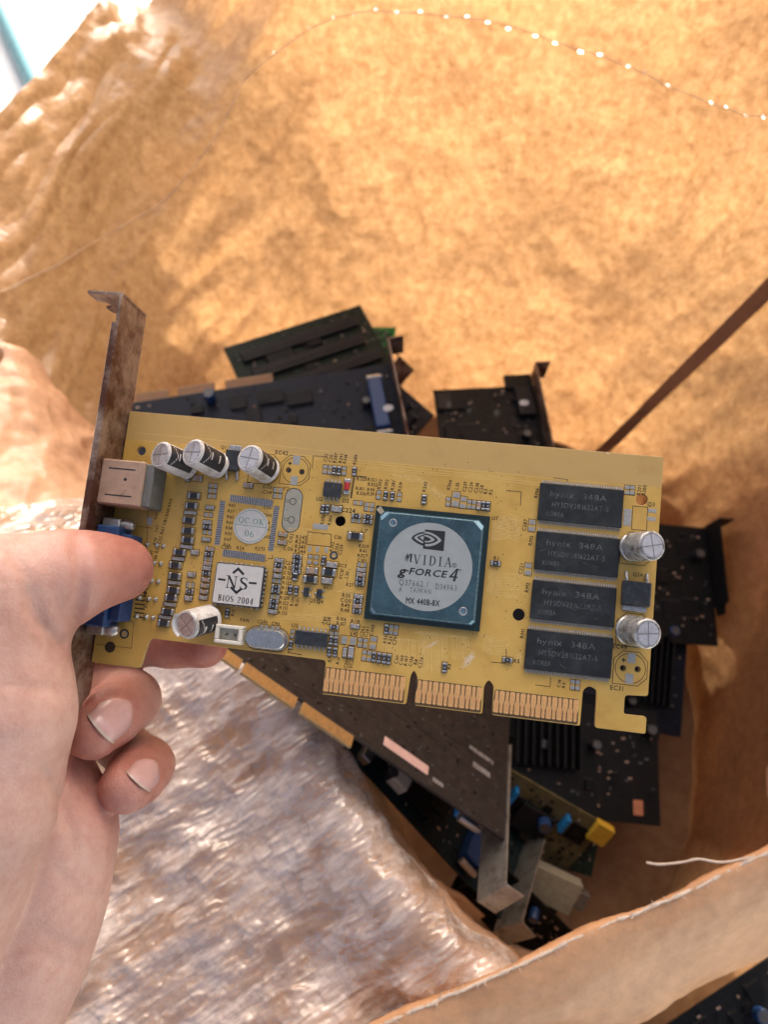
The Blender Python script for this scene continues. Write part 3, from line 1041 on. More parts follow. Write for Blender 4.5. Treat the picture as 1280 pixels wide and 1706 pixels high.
sheet('rolled_rim', collar_ctrl, 90, 160, lambda p, a, b: 0.0022 * noise.noise(p * 26) + 0.0006 * noise.fractal(p * 120, 0.8, 2, 3), 'paper_rim', bag)

# torn pale edge along the rim: ragged fibrous lip
rl = crom(np.array([tuple(p) for p in top_line]), 150)
mb = MB(1.0)
pts, rad = [], []
for i, p in enumerate(rl):
    q = Vector(p) + Vector((0.0004 * noise.noise(Vector((i * 0.2, 1, 2))), 0.0006 * noise.noise(Vector((i * 0.2, 5, 2))), 0.0006 * noise.noise(Vector((i * 0.25, 3, 8)))))
    pts.append(q)
    rad.append(0.0007 + 0.0007 * noise.noise(Vector((i * 0.6, 7, 7))))
mb.tube(pts, rad, 6)
rf = random.Random(9)
for i in range(170):                # loose paper fibres along the tear
    p_ = pts[rf.randrange(2, len(pts) - 2)]
    d_ = Vector((rf.uniform(-1, 1), rf.uniform(-1, 1), rf.uniform(-.4, .8))).normalized() * rf.uniform(.001, .0032)
    mb.tube([p_, p_ + d_ * .5 + Vector((0, 0, .0003)), p_ + d_], [.00022, .00018, .00008], 4)
MT['torn'] = M('torn paper edge', (0.72, 0.58, 0.44), 0.8, var=0.15, vs=500, bump=0.5, bs=900)
mb.build('torn_edge', 'torn', bag)

# frayed thread sticking out over the rim on the right
mb = MB(1.0)
tp = [W(1078, 1437, .335), W(1100, 1440, .334), W(1140, 1436, .333), W(1165, 1431, .332), W(1210, 1436, .331), W(1290, 1418, .331), W(1340, 1405, .332)]
tp = [Vector(p) for p in crom(np.array([tuple(p) for p in tp]), 30)]
mb.tube(tp, [0.0005 + 0.0004 * abs(noise.noise(Vector((i * 0.9, 0, 0)))) for i in range(30)], 6)
mb.build('frayed_thread', 'torn', bag)

# wall lookups: pixel -> point on the wall
wbvh = BVHTree.FromObject(wall, bpy.context.evaluated_depsgraph_get())


def on_wall(px, py, off=0.0):
    d = (W(px, py, 1.0) - cam.location).normalized()
    loc, nor, i, dist = wbvh.ray_cast(cam.location, d)
    if loc is None:
        return None
    if nor.dot(d) > 0:
        nor = -nor
    return loc + nor * off, nor


# brown strip on the inner face, its colour standing in for a shadow band
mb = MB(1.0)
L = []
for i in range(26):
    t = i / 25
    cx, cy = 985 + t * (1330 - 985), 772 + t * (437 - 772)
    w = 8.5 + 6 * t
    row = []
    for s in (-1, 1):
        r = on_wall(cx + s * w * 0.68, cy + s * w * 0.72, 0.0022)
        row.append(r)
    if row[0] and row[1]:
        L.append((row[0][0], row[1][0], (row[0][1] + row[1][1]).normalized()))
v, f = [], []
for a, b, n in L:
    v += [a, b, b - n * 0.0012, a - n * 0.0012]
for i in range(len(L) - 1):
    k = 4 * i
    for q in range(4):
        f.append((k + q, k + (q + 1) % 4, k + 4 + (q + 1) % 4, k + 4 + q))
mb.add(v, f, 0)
mb.build('shadow_strip', 'shadow_strip', bag, 'dark brown strip painted in for a shadow across the sunlit wall')

# row of stitches: short pale loops of thread standing on the paper
st_line = [(-20, 492), (20, 478), (60, 458), (97, 440), (133, 417), (168, 396), (240, 356), (275, 332), (300, 305), (345, 249), (362, 221), (378, 191), (404, 135), (430, 110), (459, 88), (488, 67), (517, 47), (553, 31),
           (589, 22), (624, 17), (661, 21), (702, 22), (742, 26), (778, 30), (815, 34), (853, 44), (890, 56), (928, 71), (967, 83), (1003, 93), (1043, 109), (1076, 123), (1110, 141),
           (1182, 171), (1213, 181), (1241, 192), (1277, 194), (1310, 205)]
# needle holes: single faces cut out of the wall, daylight shows through; a thread runs from hole to hole
bm = bmesh.new()
bm.from_mesh(wall.data)
bm.faces.ensure_lookup_table()
hit, thr = set(), []
for (x, y) in st_line:
    d = (W(x, y, 1.0) - cam.location).normalized()
    loc, nor, i, dist = wbvh.ray_cast(cam.location, d)
    if loc is not None:
        hit.add(i)
        thr.append(loc - d * 0.0008)
small = [bm.faces[i] for i in hit]
rs = random.Random(3)
for f_ in small:
    bmesh.ops.inset_individual(bm, faces=[f_], thickness=rs.uniform(0.0011, 0.0017))
bmesh.ops.delete(bm, geom=small, context='FACES')
bm.to_mesh(wall.data)
bm.free()
mb = MB(1.0)
tp_ = []
for a_, b_ in zip(thr[:-1], thr[1:]):
    tp_ += [a_, a_.lerp(b_, .5)]
for k in range(len(tp_)):
    r_ = wbvh.find_nearest(tp_[k])
    tp_[k] = r_[0] + (cam.location - r_[0]).normalized() * 0.0007
mb.tube(tp_, 0.00035, 5)
mb.build('seam_thread', 'torn', bag)

# teal bar lying on the tiles beyond the bag, upper left corner
mb = MB(1.0)
a, b = W(-70, -140, 1.155), W(78, 175, 0.925)
mb.tube([a, a.lerp(b, .5), b], 0.015, 14)
mb.tube([b, b + (b - a).normalized() * 0.03], 0.018, 14)
o = mb.build('metal_bar', 'teal_metal')
tag(o, 'teal painted metal bar lying on the pale tiles beyond the bag', 'bar')

# ------------------------------------------------------------------ the held graphics card
card = empty('graphics_card', CARDM, 'mustard yellow graphics card held up in the hand, with a big blue-grey chip', 'graphics card', None)


def corner(px, py):
    return c(px, py)


yt, yb = 33.3, -47.8              # top and bottom edges, mm
xl, xr = -86.5, 81.0
NL = c(238, 1062)                 # notch between the bracket tab and the contacts
outline = [(xl, yt), (xr, yt), (xr, c(1081, 1160)[1]), (c(1042, 1158)[0], c(1042, 1158)[1]), (c(1042, 1158)[0], c(1040, 1190)[1]), (xr, c(1078, 1194)[1]), (xr, yb),
           (c(992, 1212)[0], yb), (c(995, 1155)[0], c(995, 1150)[1]), (c(982, 1143)[0], c(982, 1142)[1]), (c(972, 1150)[0], c(972, 1150)[1]), (c(967, 1208)[0], yb),
           (c(820, 1192)[0], yb), (c(823, 1145)[0], c(823, 1143)[1]), (c(815, 1131)[0], c(815, 1131)[1]), (c(807, 1143)[0], c(807, 1143)[1]), (c(804, 1188)[0], yb),
           (c(692, 1172)[0], yb), (c(696, 1128)[0], c(696, 1128)[1]), (c(690, 1115)[0], c(690, 1115)[1]), (c(684, 1127)[0], c(684, 1127)[1]), (c(677, 1171)[0], yb),
           (c(537, 1155)[0], yb), (c(543, 1103)[0], c(543, 1100)[1]), (c(249, 1063)[0], c(249, 1063)[1]), (c(235, 1112)[0] - 0.4, yb + 1.0), (xl, yb + 1.0)]
rads = [0.6, 0.6, 0.8, 1.0, 1.0, 0.8, 0.6, 0.8, 0.8, 1.8, 0.8, 0.6, 0.6, 0.8, 1.5, 0.8, 0.6, 0.6, 0.8, 1.4, 0.8, 0.6, 0.6, 1.2, 1.6, 0.8, 0.6]
holes = [circle(*c(567, 868), 1.65), circle(*c(865, 1024), 1.8), circle(*c(1070, 832), 1.75), circle(*c(235, 751), 1.5), circle(*c(481, 783), .62, 12), circle(*c(503, 786), .62, 12),
         circle(*c(1038.6, 1113), .62, 12), circle(*c(1063, 1115), .62, 12)]
mb = MB()
v, f = curve_plate([rounded(outline, rads)] + holes, -1.6, 0.0, 0.12)
# side walls in bare laminate colour
zs = [p[2] for p in v]
for face in f:
    side = max(zs[i] for i in face) - min(zs[i] for i in face) > 0.3
    mb.add([v[i] for i in face], [tuple(range(len(face)))], 1 if side else 0)
board = mb.build('circuit_board', ['pcb', 'pcb_bare'], card)

# bare strips the contacts sit on + the contacts
con_mesh = MB().prism(rounded([(-0.72, -4.1), (0.72, -4.1), (0.72, -0.2), (0.42, 0.9), (0.42, 4.1), (-0.42, 4.1), (-0.42, 0.9), (-0.72, -0.2)], 0.25, 1), 0.0, 0.07).mesh('contact', ['gold'])
con_mesh2 = MB().prism(rounded([(-0.42, -4.1), (0.42, -4.1), (0.42, -0.9), (0.72, 0.2), (0.72, 4.1), (-0.72, 4.1), (-0.72, 0.2), (-0.42, -0.9)], 0.25, 1), 0.0, 0.07).mesh('contact', ['gold'])
for (xa, ya), (xb, ybp), n in (((547, 1112), (672, 1128), 16), ((700, 1133), (800, 1145), 12), ((829, 1150), (961, 1166), 16)):
    a, b = c(xa, ya), c(xb, ybp)
    top = (a[1] + b[1]) / 2
    strip = MB().prism(rounded([(a[0] - 0.7, top + 0.2), (a[0] - 1.0, yb + 0.25), (b[0] + 0.9, yb + 0.25), (b[0] + 0.7, top + 0.2)], 0.5, 2), 0.0, 0.03)
    strip.build('contact_strip', 'contact_gap', board)
    hgt = top - (yb + 0.9)
    pitch = (b[0] - a[0]) / (n - 1)
    for i in range(n):
        o = link('contact', con_mesh if i % 2 == 0 else con_mesh2, board)
        o.location = ((a[0] + pitch * i) * 0.001, (top - hgt / 2) * 0.001, 0.00003)
        o.scale = (pitch / 1.42, hgt / 8.2, 1)

silk = MB()
ZS = 0.02


def sl(pts, w=0.2, closed=False):
    silk.ribbon([c(*p) for p in pts], w, ZS, 0, closed)


def stx(s, px, py, h=7.5, rot=0):
    x, y = c(px, py)
    text(silk, s, x, y, h / PXMM, ZS + 0.003, R(rot), bold=0.018, wide=0.95)


KM = {}


def unit_comp(kind):
    """unit part lying along y, 1 x 1 x 1 mm: two tinned ends and a body"""
    if kind in KM:
        return KM[kind]
    m = MB()
    body = {'r': 'resistor', 'c': 'ceramic', 'g': 'ceramic_grey', 'd': 'ferrite', 'w': 'ceramic_grey'}.get(kind, 'resistor')
    if kind == 'e':
        m.cbox(-.5, .5, .12, .5, 0, 1, .08, 0)
        m.cbox(-.5, .5, -.5, -.12, 0, 1, .08, 0)
        KM[kind] = (m.mesh('solder_pads', ['pad']), 'solder_pads')
    else:
        m.cbox(-.5, .5, .27, .5, 0, 1, .1, 0)
        m.cbox(-.5, .5, -.5, -.27, 0, 1, .1, 0)
        m.box(-.46, .46, -.28, .28, .02, .94 if kind != 'd' else .98, 1)
        if kind == 'r':
            m.box(-.18, .18, -.1, .1, .9, .955, 2)
        KM[kind] = (m.mesh({'r': 'resistor', 'c': 'ceramic_capacitor', 'g': 'ceramic_capacitor', 'd': 'ferrite_bead'}[kind], ['solder', body, 'pad']),
                    {'r': 'resistor', 'c': 'ceramic_capacitor', 'g': 'ceramic_capacitor', 'd': 'ferrite_bead'}[kind])
    return KM[kind]


def comp(kind, px, py, w, h, box=True):
    """surface-mount part; w,h = printed outline in photo pixels"""
    x, y = c(px, py)
    wm, hm = w / PXMM, h / PXMM
    if box:
        silk.ribbon([(x - wm / 2, y - hm / 2), (x + wm / 2, y - hm / 2), (x + wm / 2, y + hm / 2), (x - wm / 2, y + hm / 2)], 0.15, ZS, 0, True)
    me, nm = unit_comp(kind)
    o = link(nm, me, card)
    lo, sh = (hm, wm) if h >= w else (wm, hm)
    hz = 0.12 if kind == 'e' else min(1.1, max(0.5, sh * 0.45))
    o.scale = (sh * 0.78, lo * 0.86, hz)
    jx, jy = random.uniform(-.08, .08), random.uniform(-.08, .08)
    o.location = ((x + jx) * .001, (y + jy) * .001, 0.00002)
    o.rotation_euler = (0, 0, (0 if h >= w else math.pi / 2) + R(random.uniform(-3, 3)))
    return o


def comps(kind, w, h, *pts):
    for p in pts:
        comp(kind, p[0], p[1], w, h)


# ---- rows of small parts, top middle
comps('e', 8, 16, (541.8, 781.8), (550, 782.7), (573, 785))
comps('r', 8, 16, (557.6, 783.7), (565.6, 784.3), (590.6, 786))
comps('r', 8, 16, (538, 848), (545.7, 848.4))
comp('g', 561, 848, 20, 12)
for t, x, y in (('C23', 543, 763), ('C20', 551, 764), ('R287', 558.5, 763), ('R291', 568, 764), ('R314', 575, 765), ('R289', 592, 766), ('R308', 538, 866), ('R309', 550, 867)):
    stx(t, x, y, 5.5, 84)
stx('C224', 580, 850)
stx('U2', 532, 831, 6.5)
stx('D2', 576, 834, 6.5)
for t, x, y in (('R320', 603, 798), ('R321', 620, 799), ('R322', 621, 807), ('R101', 600, 814), ('R99', 618, 816), ('R336', 602, 822), ('R391', 619, 823)):
    stx(t, x, y, 5.5)
comps('e', 8, 16, (631, 824.7), (665.5, 828))
comps('r', 8, 16, (642.5, 825.7), (653.7, 826.7))
for t, x, y in (('R393', 633, 807), ('R392', 644, 807), ('R281', 655, 809), ('R319', 667, 811)):
    stx(t, x, y, 5.5, 84)
comps('e', 17, 8, (597, 838), (616, 841), (615, 848.5))
comps('r', 17, 8, (594.5, 860), (613.7, 861), (612.5, 869))
comp('e', 593.6, 867.5, 17, 8)
comp('d', 592.6, 893.7, 28, 15)
stx('L17', 607, 884, 5.5)
for i, t in enumerate(('R329', 'R41', 'R327', 'C101')):
    stx(t, 606 - i * 1, 910 + i * 7.8, 5.5)
for i, k in enumerate('egcrr'):
    comp(k, 603.4 - i * .9, 941.5 + i * 7.8, 16, 8)
stx('R27', 583, 974, 5.5)
for i, k in enumerate('grcr'):
    comp(k, 597.5 - i * .9, 994 + i * 8, 16, 8)
for i, t in enumerate(('R50', 'C120', 'R49', 'R48')):
    stx(t, 577 - i * .8, 992 + i * 8.2, 6)
comp('r', 707, 832, 9, 17)
stx('R260', 708, 811, 5.5, 84)
comps('e', 8, 16, (747, 836), (782.5, 840), (790, 841))
comp('e', 759.6, 832, 14, 27)
comp('e', 772.4, 837, 12, 21)
comp('c', 798, 842, 8, 16)
comps('r', 8, 16, (806, 842.7), (813.5, 843.5))
for t, x, y in (('R366', 749, 808), ('L35', 762, 810), ('C237', 775, 811), ('C239', 785, 812), ('C238', 794.5, 813), ('C28', 802.5, 815), ('R3', 809.5, 819), ('R2', 818, 820)):
    stx(t, x, y, 5.5, 84)
comp('r', 826, 939, 17, 9)
stx('R1', 827, 930, 6)
stx('U1', 824, 863, 6)

# ---- block between the crystal footprint and the main chip
silk.ribbon([c(513, 886), c(552, 890), c(551, 911), c(511, 907)], 0.2, ZS, 0, True)


def pad(px, py, w, h, z=0.06):
    x, y = c(px, py)
    MB().cbox(x - w / PXMM / 2, x + w / PXMM / 2, y - h / PXMM / 2, y + h / PXMM / 2, 0.0, z, 0.05).build('bare_pad', 'pad', board)


pad(534, 877.5, 25, 9)
for x, y in ((516, 914.5), (529, 915.5), (543.7, 916.5)):
    pad(x, y, 5, 9)
comps('e', 8, 17, (516.4, 932), (527, 933))
comp('r', 538.9, 934, 8, 17)
comp('g', 553.5, 941, 20, 12)
comp('d', 548.6, 953.8, 26, 15)
comp('g', 545.7, 968, 20, 12)
comp('c', 520, 950.7, 21, 13)
comp('d', 517.4, 965.5, 26, 14)
for i, (y, k) in enumerate(((927, 'r'), (936, 'r'), (944, 'r'), (952, 'r'))):
    comp(k, 496 - i * .7, y, 16, 8.4)
comp('d', 492, 961, 10, 14)
stx('C36', 563, 895, 5.5)
for t, x, y in (('R352', 553, 911), ('R353', 561, 914), ('C259', 568, 916)):
    stx(t, x, y, 5.5, 84)
stx('EC3', 571, 942, 5.5)
stx('EC17', 569, 956, 5.5, 84)
stx('L33', 578, 958, 5.5, 84)
stx('EC11', 547, 979, 5.5)
for i, t in enumerate(('R242', 'R245', 'R240', 'R244')):
    stx(t, 502 - i * .8, 895 + i * 7.8, 6)
comps('r', 8, 16, (484, 983), (493.5, 984.4))
for i, (y, k) in enumerate(((934, 'g'), (942, 'r'), (950, 'c'), (960, 'g'), (968, 'e'), (977, 'r'), (985, 'r'), (994, 'e'), (1002, 'r'), (1010, 'r'), (1019, 'g'))):
    comp(k, 465.6 - i * 1.1, y, 16, 8)
for i, t in enumerate(('C219', 'R126', 'C123', 'R124', 'R132', 'R118', 'R129', 'R130', 'R122', 'R111', 'R133')):
    stx(t, 482.5 - i * 1.2, 938 + i * 8.3, 5.5)
stx('R139', 487, 1002, 5.5, 84)
stx('R131', 495, 1003, 5.5, 84)
stx('Q5', 520, 1000, 6)
stx('Q4', 533, 1002, 6)
comps('c', 16, 8.5, (471.5, 890.5), (470.5, 904))
stx('C153', 485, 897, 5.5, 84)
stx('C126', 480, 914, 5.5)

# ---- block below, left of the contacts
comp('r', 557.5, 1045, 16, 8)
comps('e', 8, 7, (552.5, 1055), (560.5, 1055.5))
comps('r', 8, 16, (552, 1067), (560.5, 1068), (549, 1085), (558.5, 1086))
comps('e', 7, 15, (487.4, 1056))
comps('r', 7, 15, (485, 1074))
comp('g', 591.6, 1043, 16, 9)
stx('R118', 592, 1034.5, 5.5)
for t, x, y in (('C85', 541, 1034), ('C58', 547.5, 1035)):
    stx(t, x, y, 5.5, 84)
stx('R106', 569, 1031, 5.5)
stx('R107', 568.5, 1039, 5.5)
comp('e', 581, 1067, 27, 15)
stx('L45', 590, 1056, 5.5)
comps('e', 8, 16, (600, 1070.5), (609, 1071.7))
comp('e', 622, 1071, 12, 22)
for t, x, y in (('C262', 604, 1052), ('C261', 611, 1053), ('C260', 620, 1050)):
    stx(t, x, y, 5.5, 84)
comp('g', 575, 1087, 8, 17)
comp('g', 585, 1087, 11, 20)
for i, k in enumerate('eerrrr'):
    comp(k, 607 + i * 8.3, 1092 + i * 1.15, 8, 18)
for i, t in enumerate(('C60', 'C155', 'R197', 'C136', 'R8', 'C276')):
    stx(t, 661 + i * 8, 1099 + i * 1, 5.5, 84)
for t, x, y in (('R7', 550, 1099), ('R14', 563.5, 1101), ('C209', 577.5, 1105), ('EC2', 585, 1106)):
    stx(t, x, y, 5.5, 84)
for i, k in enumerate('ree'):
    comp(k, 644 + i * 8, 1048 + i * 1, 8, 17)
for i, t in enumerate(('R21', 'R23', 'C79')):
    stx(t, 642 + i * 8, 1066 + i * 1, 5.5, 84)
comp('r', 741, 1111.6, 9, 17)
stx('R4', 749, 1111, 5.5, 84)
comp('r', 846, 1099, 17, 9)
stx('R5', 861, 1101, 6)
sl([(844, 1081), (844, 1093)])
sl([(843, 1105), (818, 1103)])
comps('e', 8, 17, (955, 1141), (962.8, 1142))
stx('C14', 932, 1139, 5.5, 84)
stx('R9', 940, 1142, 5.5, 84)
sl([(918, 1128), (917, 1144), (892, 1141)])
sl([(844, 817), (869, 819.5), (867.5, 842.7)])
sl([(922.5, 796), (946, 799), (945.5, 803)])
sl([(545, 761), (522, 759.5), (520, 781)])
sl([(594, 793), (611, 795)], 0.35)
sl([(590, 796), (585, 830)], 0.45)

# ---- right end
comps('e', 12, 21, (887, 875.7), (880.4, 948.6))
stx('C287', 875, 875, 6, 84)
stx('C221', 868.5, 948, 6, 84)
for t, x, y in (('RM4', 894.5, 822), ('RM3', 885, 901), ('RM2', 879, 979), ('RM1', 871, 1056)):
    stx(t, x, y, 6, 84)
comps('e', 9, 16, (1045.4, 816), (1054, 817))
stx('R201', 1065.5, 817, 5.5, 84)
stx('R200', 1074, 817, 5.5, 84)
sl([(1055, 843), (1080, 845), (1078, 884), (1053, 882)], 0.2, True)
pad(1046, 862, 12, 27)
pad(1087.5, 851, 13, 6)
pad(1086, 864.5, 13, 6)
stx('Q3', 1085.5, 840, 6.5)
stx('Q24', 1063, 957, 6)
stx('EC49', 1033, 1077, 7)
stx('EC31', 1028, 1146, 7)
stx('EC42', 469, 754, 7)

# ---- left block of filters and small parts beside the video connectors
for i, (x, y) in enumerate(((323.5, 826), (319.5, 843), (315.5, 867), (314, 884.5), (313, 900), (299.6, 920), (293, 941.6), (291.6, 960), (289, 983), (286, 996), (279.7, 1019), (274, 1038))):
    comp('d', x, y, 24, 13)
for i, (x, y) in enumerate(((317, 855), (311, 911), (297, 931), (290, 971), (283, 1007), (275, 1028))):
    comp('g', x, y, 24, 7)
for k, x, y in (('e', 355, 809), ('e', 354, 818), ('e', 353, 827), ('g', 350, 846), ('e', 347, 858), ('g', 345.5, 870), ('r', 345, 878), ('e', 345, 887), ('g', 343.5, 899), ('c', 350, 915), ('r', 348, 923), ('e', 347, 931),
                ('c', 346, 939), ('g', 345, 947), ('r', 343.5, 956), ('c', 342.5, 966), ('c', 341.5, 976), ('c', 340.5, 986), ('g', 339, 996)):
    comp(k, x, y, 16, 8)
for k, x, y in (('g', 325, 920), ('g', 319.5, 957.6), ('e', 317, 975), ('r', 316.5, 985.5), ('g', 314, 997)):
    comp(k, x, y, 15, 10)
comp('d', 314, 795, 10, 17)
comp('c', 330, 797, 17, 12)
comp('c', 414, 809, 17, 10)
comps('e', 17, 9, (463, 816.5), (462.5, 826.5))
stx('C113', 445, 811, 5.5)
stx('C114', 445, 820, 5.5)
stx('Y2', 476.5, 814, 6)
for i, t in enumerate(('RN3', 'RN5', 'CB1', 'R61', 'C52', 'R55', 'R56', 'C54', 'RN7', 'R53', 'L22', 'C57')):
    stx(t, 283 - i * 4.2, 838 + i * 15.5, 5.5, 84)
for i, t in enumerate(('R83', 'R57', 'R62', 'R60', 'R58', 'R53', 'R65', 'R54')):
    stx(t, 386 - i * 1.2, 842 + i * 9.4, 5)
for i, t in enumerate(('C241', 'C242', 'R46', 'R44', 'R243')):
    stx(t, 446 - i * 1, 846 + i * 12, 5)
stx('C283', 376.5, 911.5, 5.5)
stx('R24', 400, 913, 5.5)
stx('R275', 433, 914, 5.5)
for i in range(7):
    a, b = c(227 - i * .8, 985 + i * 7), c(244 - i * .8, 987 + i * 7)
    silk.ribbon([a, b], 0.45, ZS)
for i in range(9):
    stx(random.choice(('R70', 'R74', 'C41', 'L8', 'C47')), 262 - i * 3 + random.uniform(-3, 3), 860 + i * 21, 5, 84)
sl([(246, 849), (245, 880), (243, 960)], 0.16)
sl([(176, 1030), (222, 1036), (219, 1080), (160, 1073)], 0.16)
sl([(255, 880), (170, 870)], 0.16)
pad(249, 868, 9, 13)
stx('U3', 491, 1042, 6.5)
stx('FAN', 407, 1033, 5.5)
stx('C240', 437, 1036, 5.5)
stx('C90', 459, 1039, 5.5)
comps('e', 16, 9, (440, 1045), (459, 1047))
comp('r', 379, 1022, 8, 16)
stx('R13', 388, 1021, 5.5, 84)
sl([(487, 1052), (480, 1087), (503, 1091)], 0.25)

# trace vias sprinkled over the board
via = MB()
rv = random.Random(7)
for i in range(420):
    px, py = rv.uniform(255, 880), rv.uniform(770, 1125)
    if 600 < px < 822 and 838 < py < 1055:
        continue
    if px < 540 and py > 1060 or py > 1090 + (px - 540) * 0.12:
        continue
    x, y = c(px, py)
    via.lathe([(0.0, 0.0)], 3) if False else None
    via.T = Matrix.Translation((x, y, 0.006))
    via.prism(circle(0, 0, rv.uniform(0.1, 0.19), 7), 0, 0.012)
o = via.build('vias', 'silk', board)
o['kind'] = 'stuff'


# raised copper tracks under the mask, in bundles
MT['track'] = M('masked copper track', (0.66, 0.45, 0.15), 0.28, var=0.12, vs=400)
trk = MB()


def bundle(p, q_, n, dx, dy, bend, w=0.16, pitch=0.42):
    a_, b_ = Vector(c(*p)), Vector(c(*q_))
    for i in range(n):
        s0 = a_ + Vector((dx, dy)) * i * pitch
        s1 = b_ + Vector((dx, dy)) * i * pitch * rv.uniform(.9, 1.0)
        m_ = s0.lerp(s1, 0.35 + rv.uniform(-.08, .08))
        trk.ribbon([s0, (m_.x, s0.y + bend * .4), (m_.x + bend, s0.y + bend), (s1.x, s1.y + (bend if rv.random() < .5 else 0))], w, 0.013)


bundle((822, 868), (868, 870), 15, 0, -1, 1.4)
bundle((815, 948), (868, 955), 17, 0, -1, -1.2)
bundle((806, 1058), (850, 1060), 12, 0, -1, -1.0)
bundle((630, 1062), (640, 1105), 22, 1, 0, .6, pitch=.62)
bundle((470, 1030), (600, 1042), 4, 0, 1, .5, pitch=.6)
bundle((575, 880), (605, 895), 6, 0, -1, .6)
bundle((690, 1055), (700, 1118), 16, 1, 0, .8, pitch=.55)
bundle((830, 880), (862, 886), 9, 0, 1, 1.2)
bundle((480, 925), (510, 1000), 5, 1, 0, .5, pitch=.9)
bundle((560, 985), (590, 1030), 8, 1, 0, .6, pitch=.6)
bundle((650, 790), (730, 832), 7, 1, -.3, .8, pitch=.9)
bundle((480, 880), (520, 885), 5, 0, -1, .5, pitch=.8)
bundle((860, 1090), (872, 1100), 6, 0, -1, .4)
bundle((745, 1060), (755, 1100), 8, 1, 0, .5, pitch=.7)
for yy_, x0_, x1_ in ((24.0, -80, 78), (23.2, -60, 40), (22.3, -20, 60), (21.7, -8, 52), (26.4, -84, -20)):
    trk.ribbon([(x0_, yy_), (x0_ * .3 + x1_ * .7, yy_ - .1), (x1_, yy_ - .5)], .16, 0.013)
o = trk.build('tracks', 'track', board)
o['kind'] = 'stuff'


# ---- capacitor footprints without a capacitor
def footprint(px, py, r):
    x, y = c(px, py)
    rr = r / PXMM
    silk.ribbon(circle(x, y, rr, 28), 0.2, ZS, 0, True)
    k, q = rr * 1.12, rr * 0.55
    silk.ribbon([(x - q, y + k), (x + q, y + k), (x + k, y + q), (x + k, y - q), (x + q, y - k), (x - k, y - k), (x - k, y + q)], 0.2, ZS, 0, True)
    text(silk, '+', x - rr * 0.5, y + rr * 0.5, 1.7, ZS + .003, bold=0.03)
    pad(px + 2, py - 17, 12, 15)
    pad(px - 2, py + 17, 12, 15)


footprint(492, 783.7, 22)
footprint(1051, 1113.5, 23)
for px, py in ((481, 783), (503, 786), (1038.6, 1113), (1063, 1115)):
    x, y = c(px, py)
    silk.ribbon(circle(x, y, 0.75, 14), 0.28, ZS + .002, 0, True)
# octagon outlines round the fitted capacitors
for px, py in ((1062, 914), (1056, 1050), (440, 781)):
    x, y = c(px, py)
    k, q = 4.8, 2.4
    silk.ribbon([(x - q, y + k), (x + q, y + k), (x + k, y + q), (x + k, y - q), (x + q, y - k), (x - k, y - k), (x - k, y + q)], 0.2, ZS, 0, True)
# empty crystal footprint
x, y = c(487, 850)
stad = []
for i in range(21):
    a = math.pi * i / 20
    stad.append((x + 2.75 * math.cos(a), y + 4.1 + 2.75 * math.sin(a)))
for i in range(21):
    a = math.pi + math.pi * i / 20
    stad.append((x + 2.75 * math.cos(a), y - 4.1 + 2.75 * math.sin(a)))
MT['footprint'] = M('grey green bare pad', (0.30, 0.30, 0.24), 0.5, var=0.1, vs=400)
MB().prism(stad, 0.0, 0.012).build('crystal_footprint', 'footprint', card)
silk.ribbon(stad, 0.25, ZS + .004, 0, True)
for px, py in ((488, 835.5), (485.5, 866)):
    xx, yy = c(px, py)
    silk.ribbon(circle(xx, yy, 1.0, 16), 0.22, ZS + .004, 0, True)
    silk.ribbon([(xx - 2.4, yy + .3), (xx - .9, yy + .3)], 0.15, ZS + .004)
    silk.ribbon([(xx - 2.4, yy - .3), (xx - .9, yy - .3)], 0.15, ZS + .004)
# ring via and screw-hole rings
ring = MB()
for px, py, r in ((556.4, 925.3, 1.0), (207, 1056, 1.2)):
    x, y = c(px, py)
    ring.T = Matrix.Translation((x, y, 0))
    ring.lathe([(r * .55, 0.0), (r * .55, 0.06), (r, 0.06), (r, 0.0)], 18, caps=False)
    silk.ribbon(circle(x, y, r * 1.05, 18), 0.5, ZS + 0.05, 0, True)
ring.T = Matrix.Identity(4)
ring.build('ring_via', 'solder', card)
x, y = c(183, 1078)
silk.add([(p[0], p[1], ZS) for p in circle(x, y, 1.7, 20)], [tuple(range(20))], 0)
# unpopulated square footprint: four rows of fine pads
q4 = []
for (ax, ay), (bx, by), n, w, h in (((384, 830), (453, 839), 25, 1.75, 12), ((371, 836), (361.5, 907), 25, 9, 1.75), ((372, 921), (440, 930), 25, 1.75, 12), ((461, 845), (451, 917), 25, 9, 1.75)):
    row = MB()
    for i in range(n):
        t = i / (n - 1)
        x, y = c(ax + (bx - ax) * t, ay + (by - ay) * t)
        row.box(x - w / PXMM / 2, x + w / PXMM / 2, y - h / PXMM / 2, y + h / PXMM / 2, 0.0, 0.07)
        if w < h:
            silk.box(x + .17, x + .34, y - h / PXMM / 2, y + h / PXMM / 2, 0.0, 0.03)
        else:
            silk.box(x - w / PXMM / 2, x + w / PXMM / 2, y + .17, y + .34, 0.0, 0.03)
    o = row.build('pad_row', 'solder', card)
    o['kind'] = 'stuff'
sl([(454, 925), (454, 931), (446, 930)])


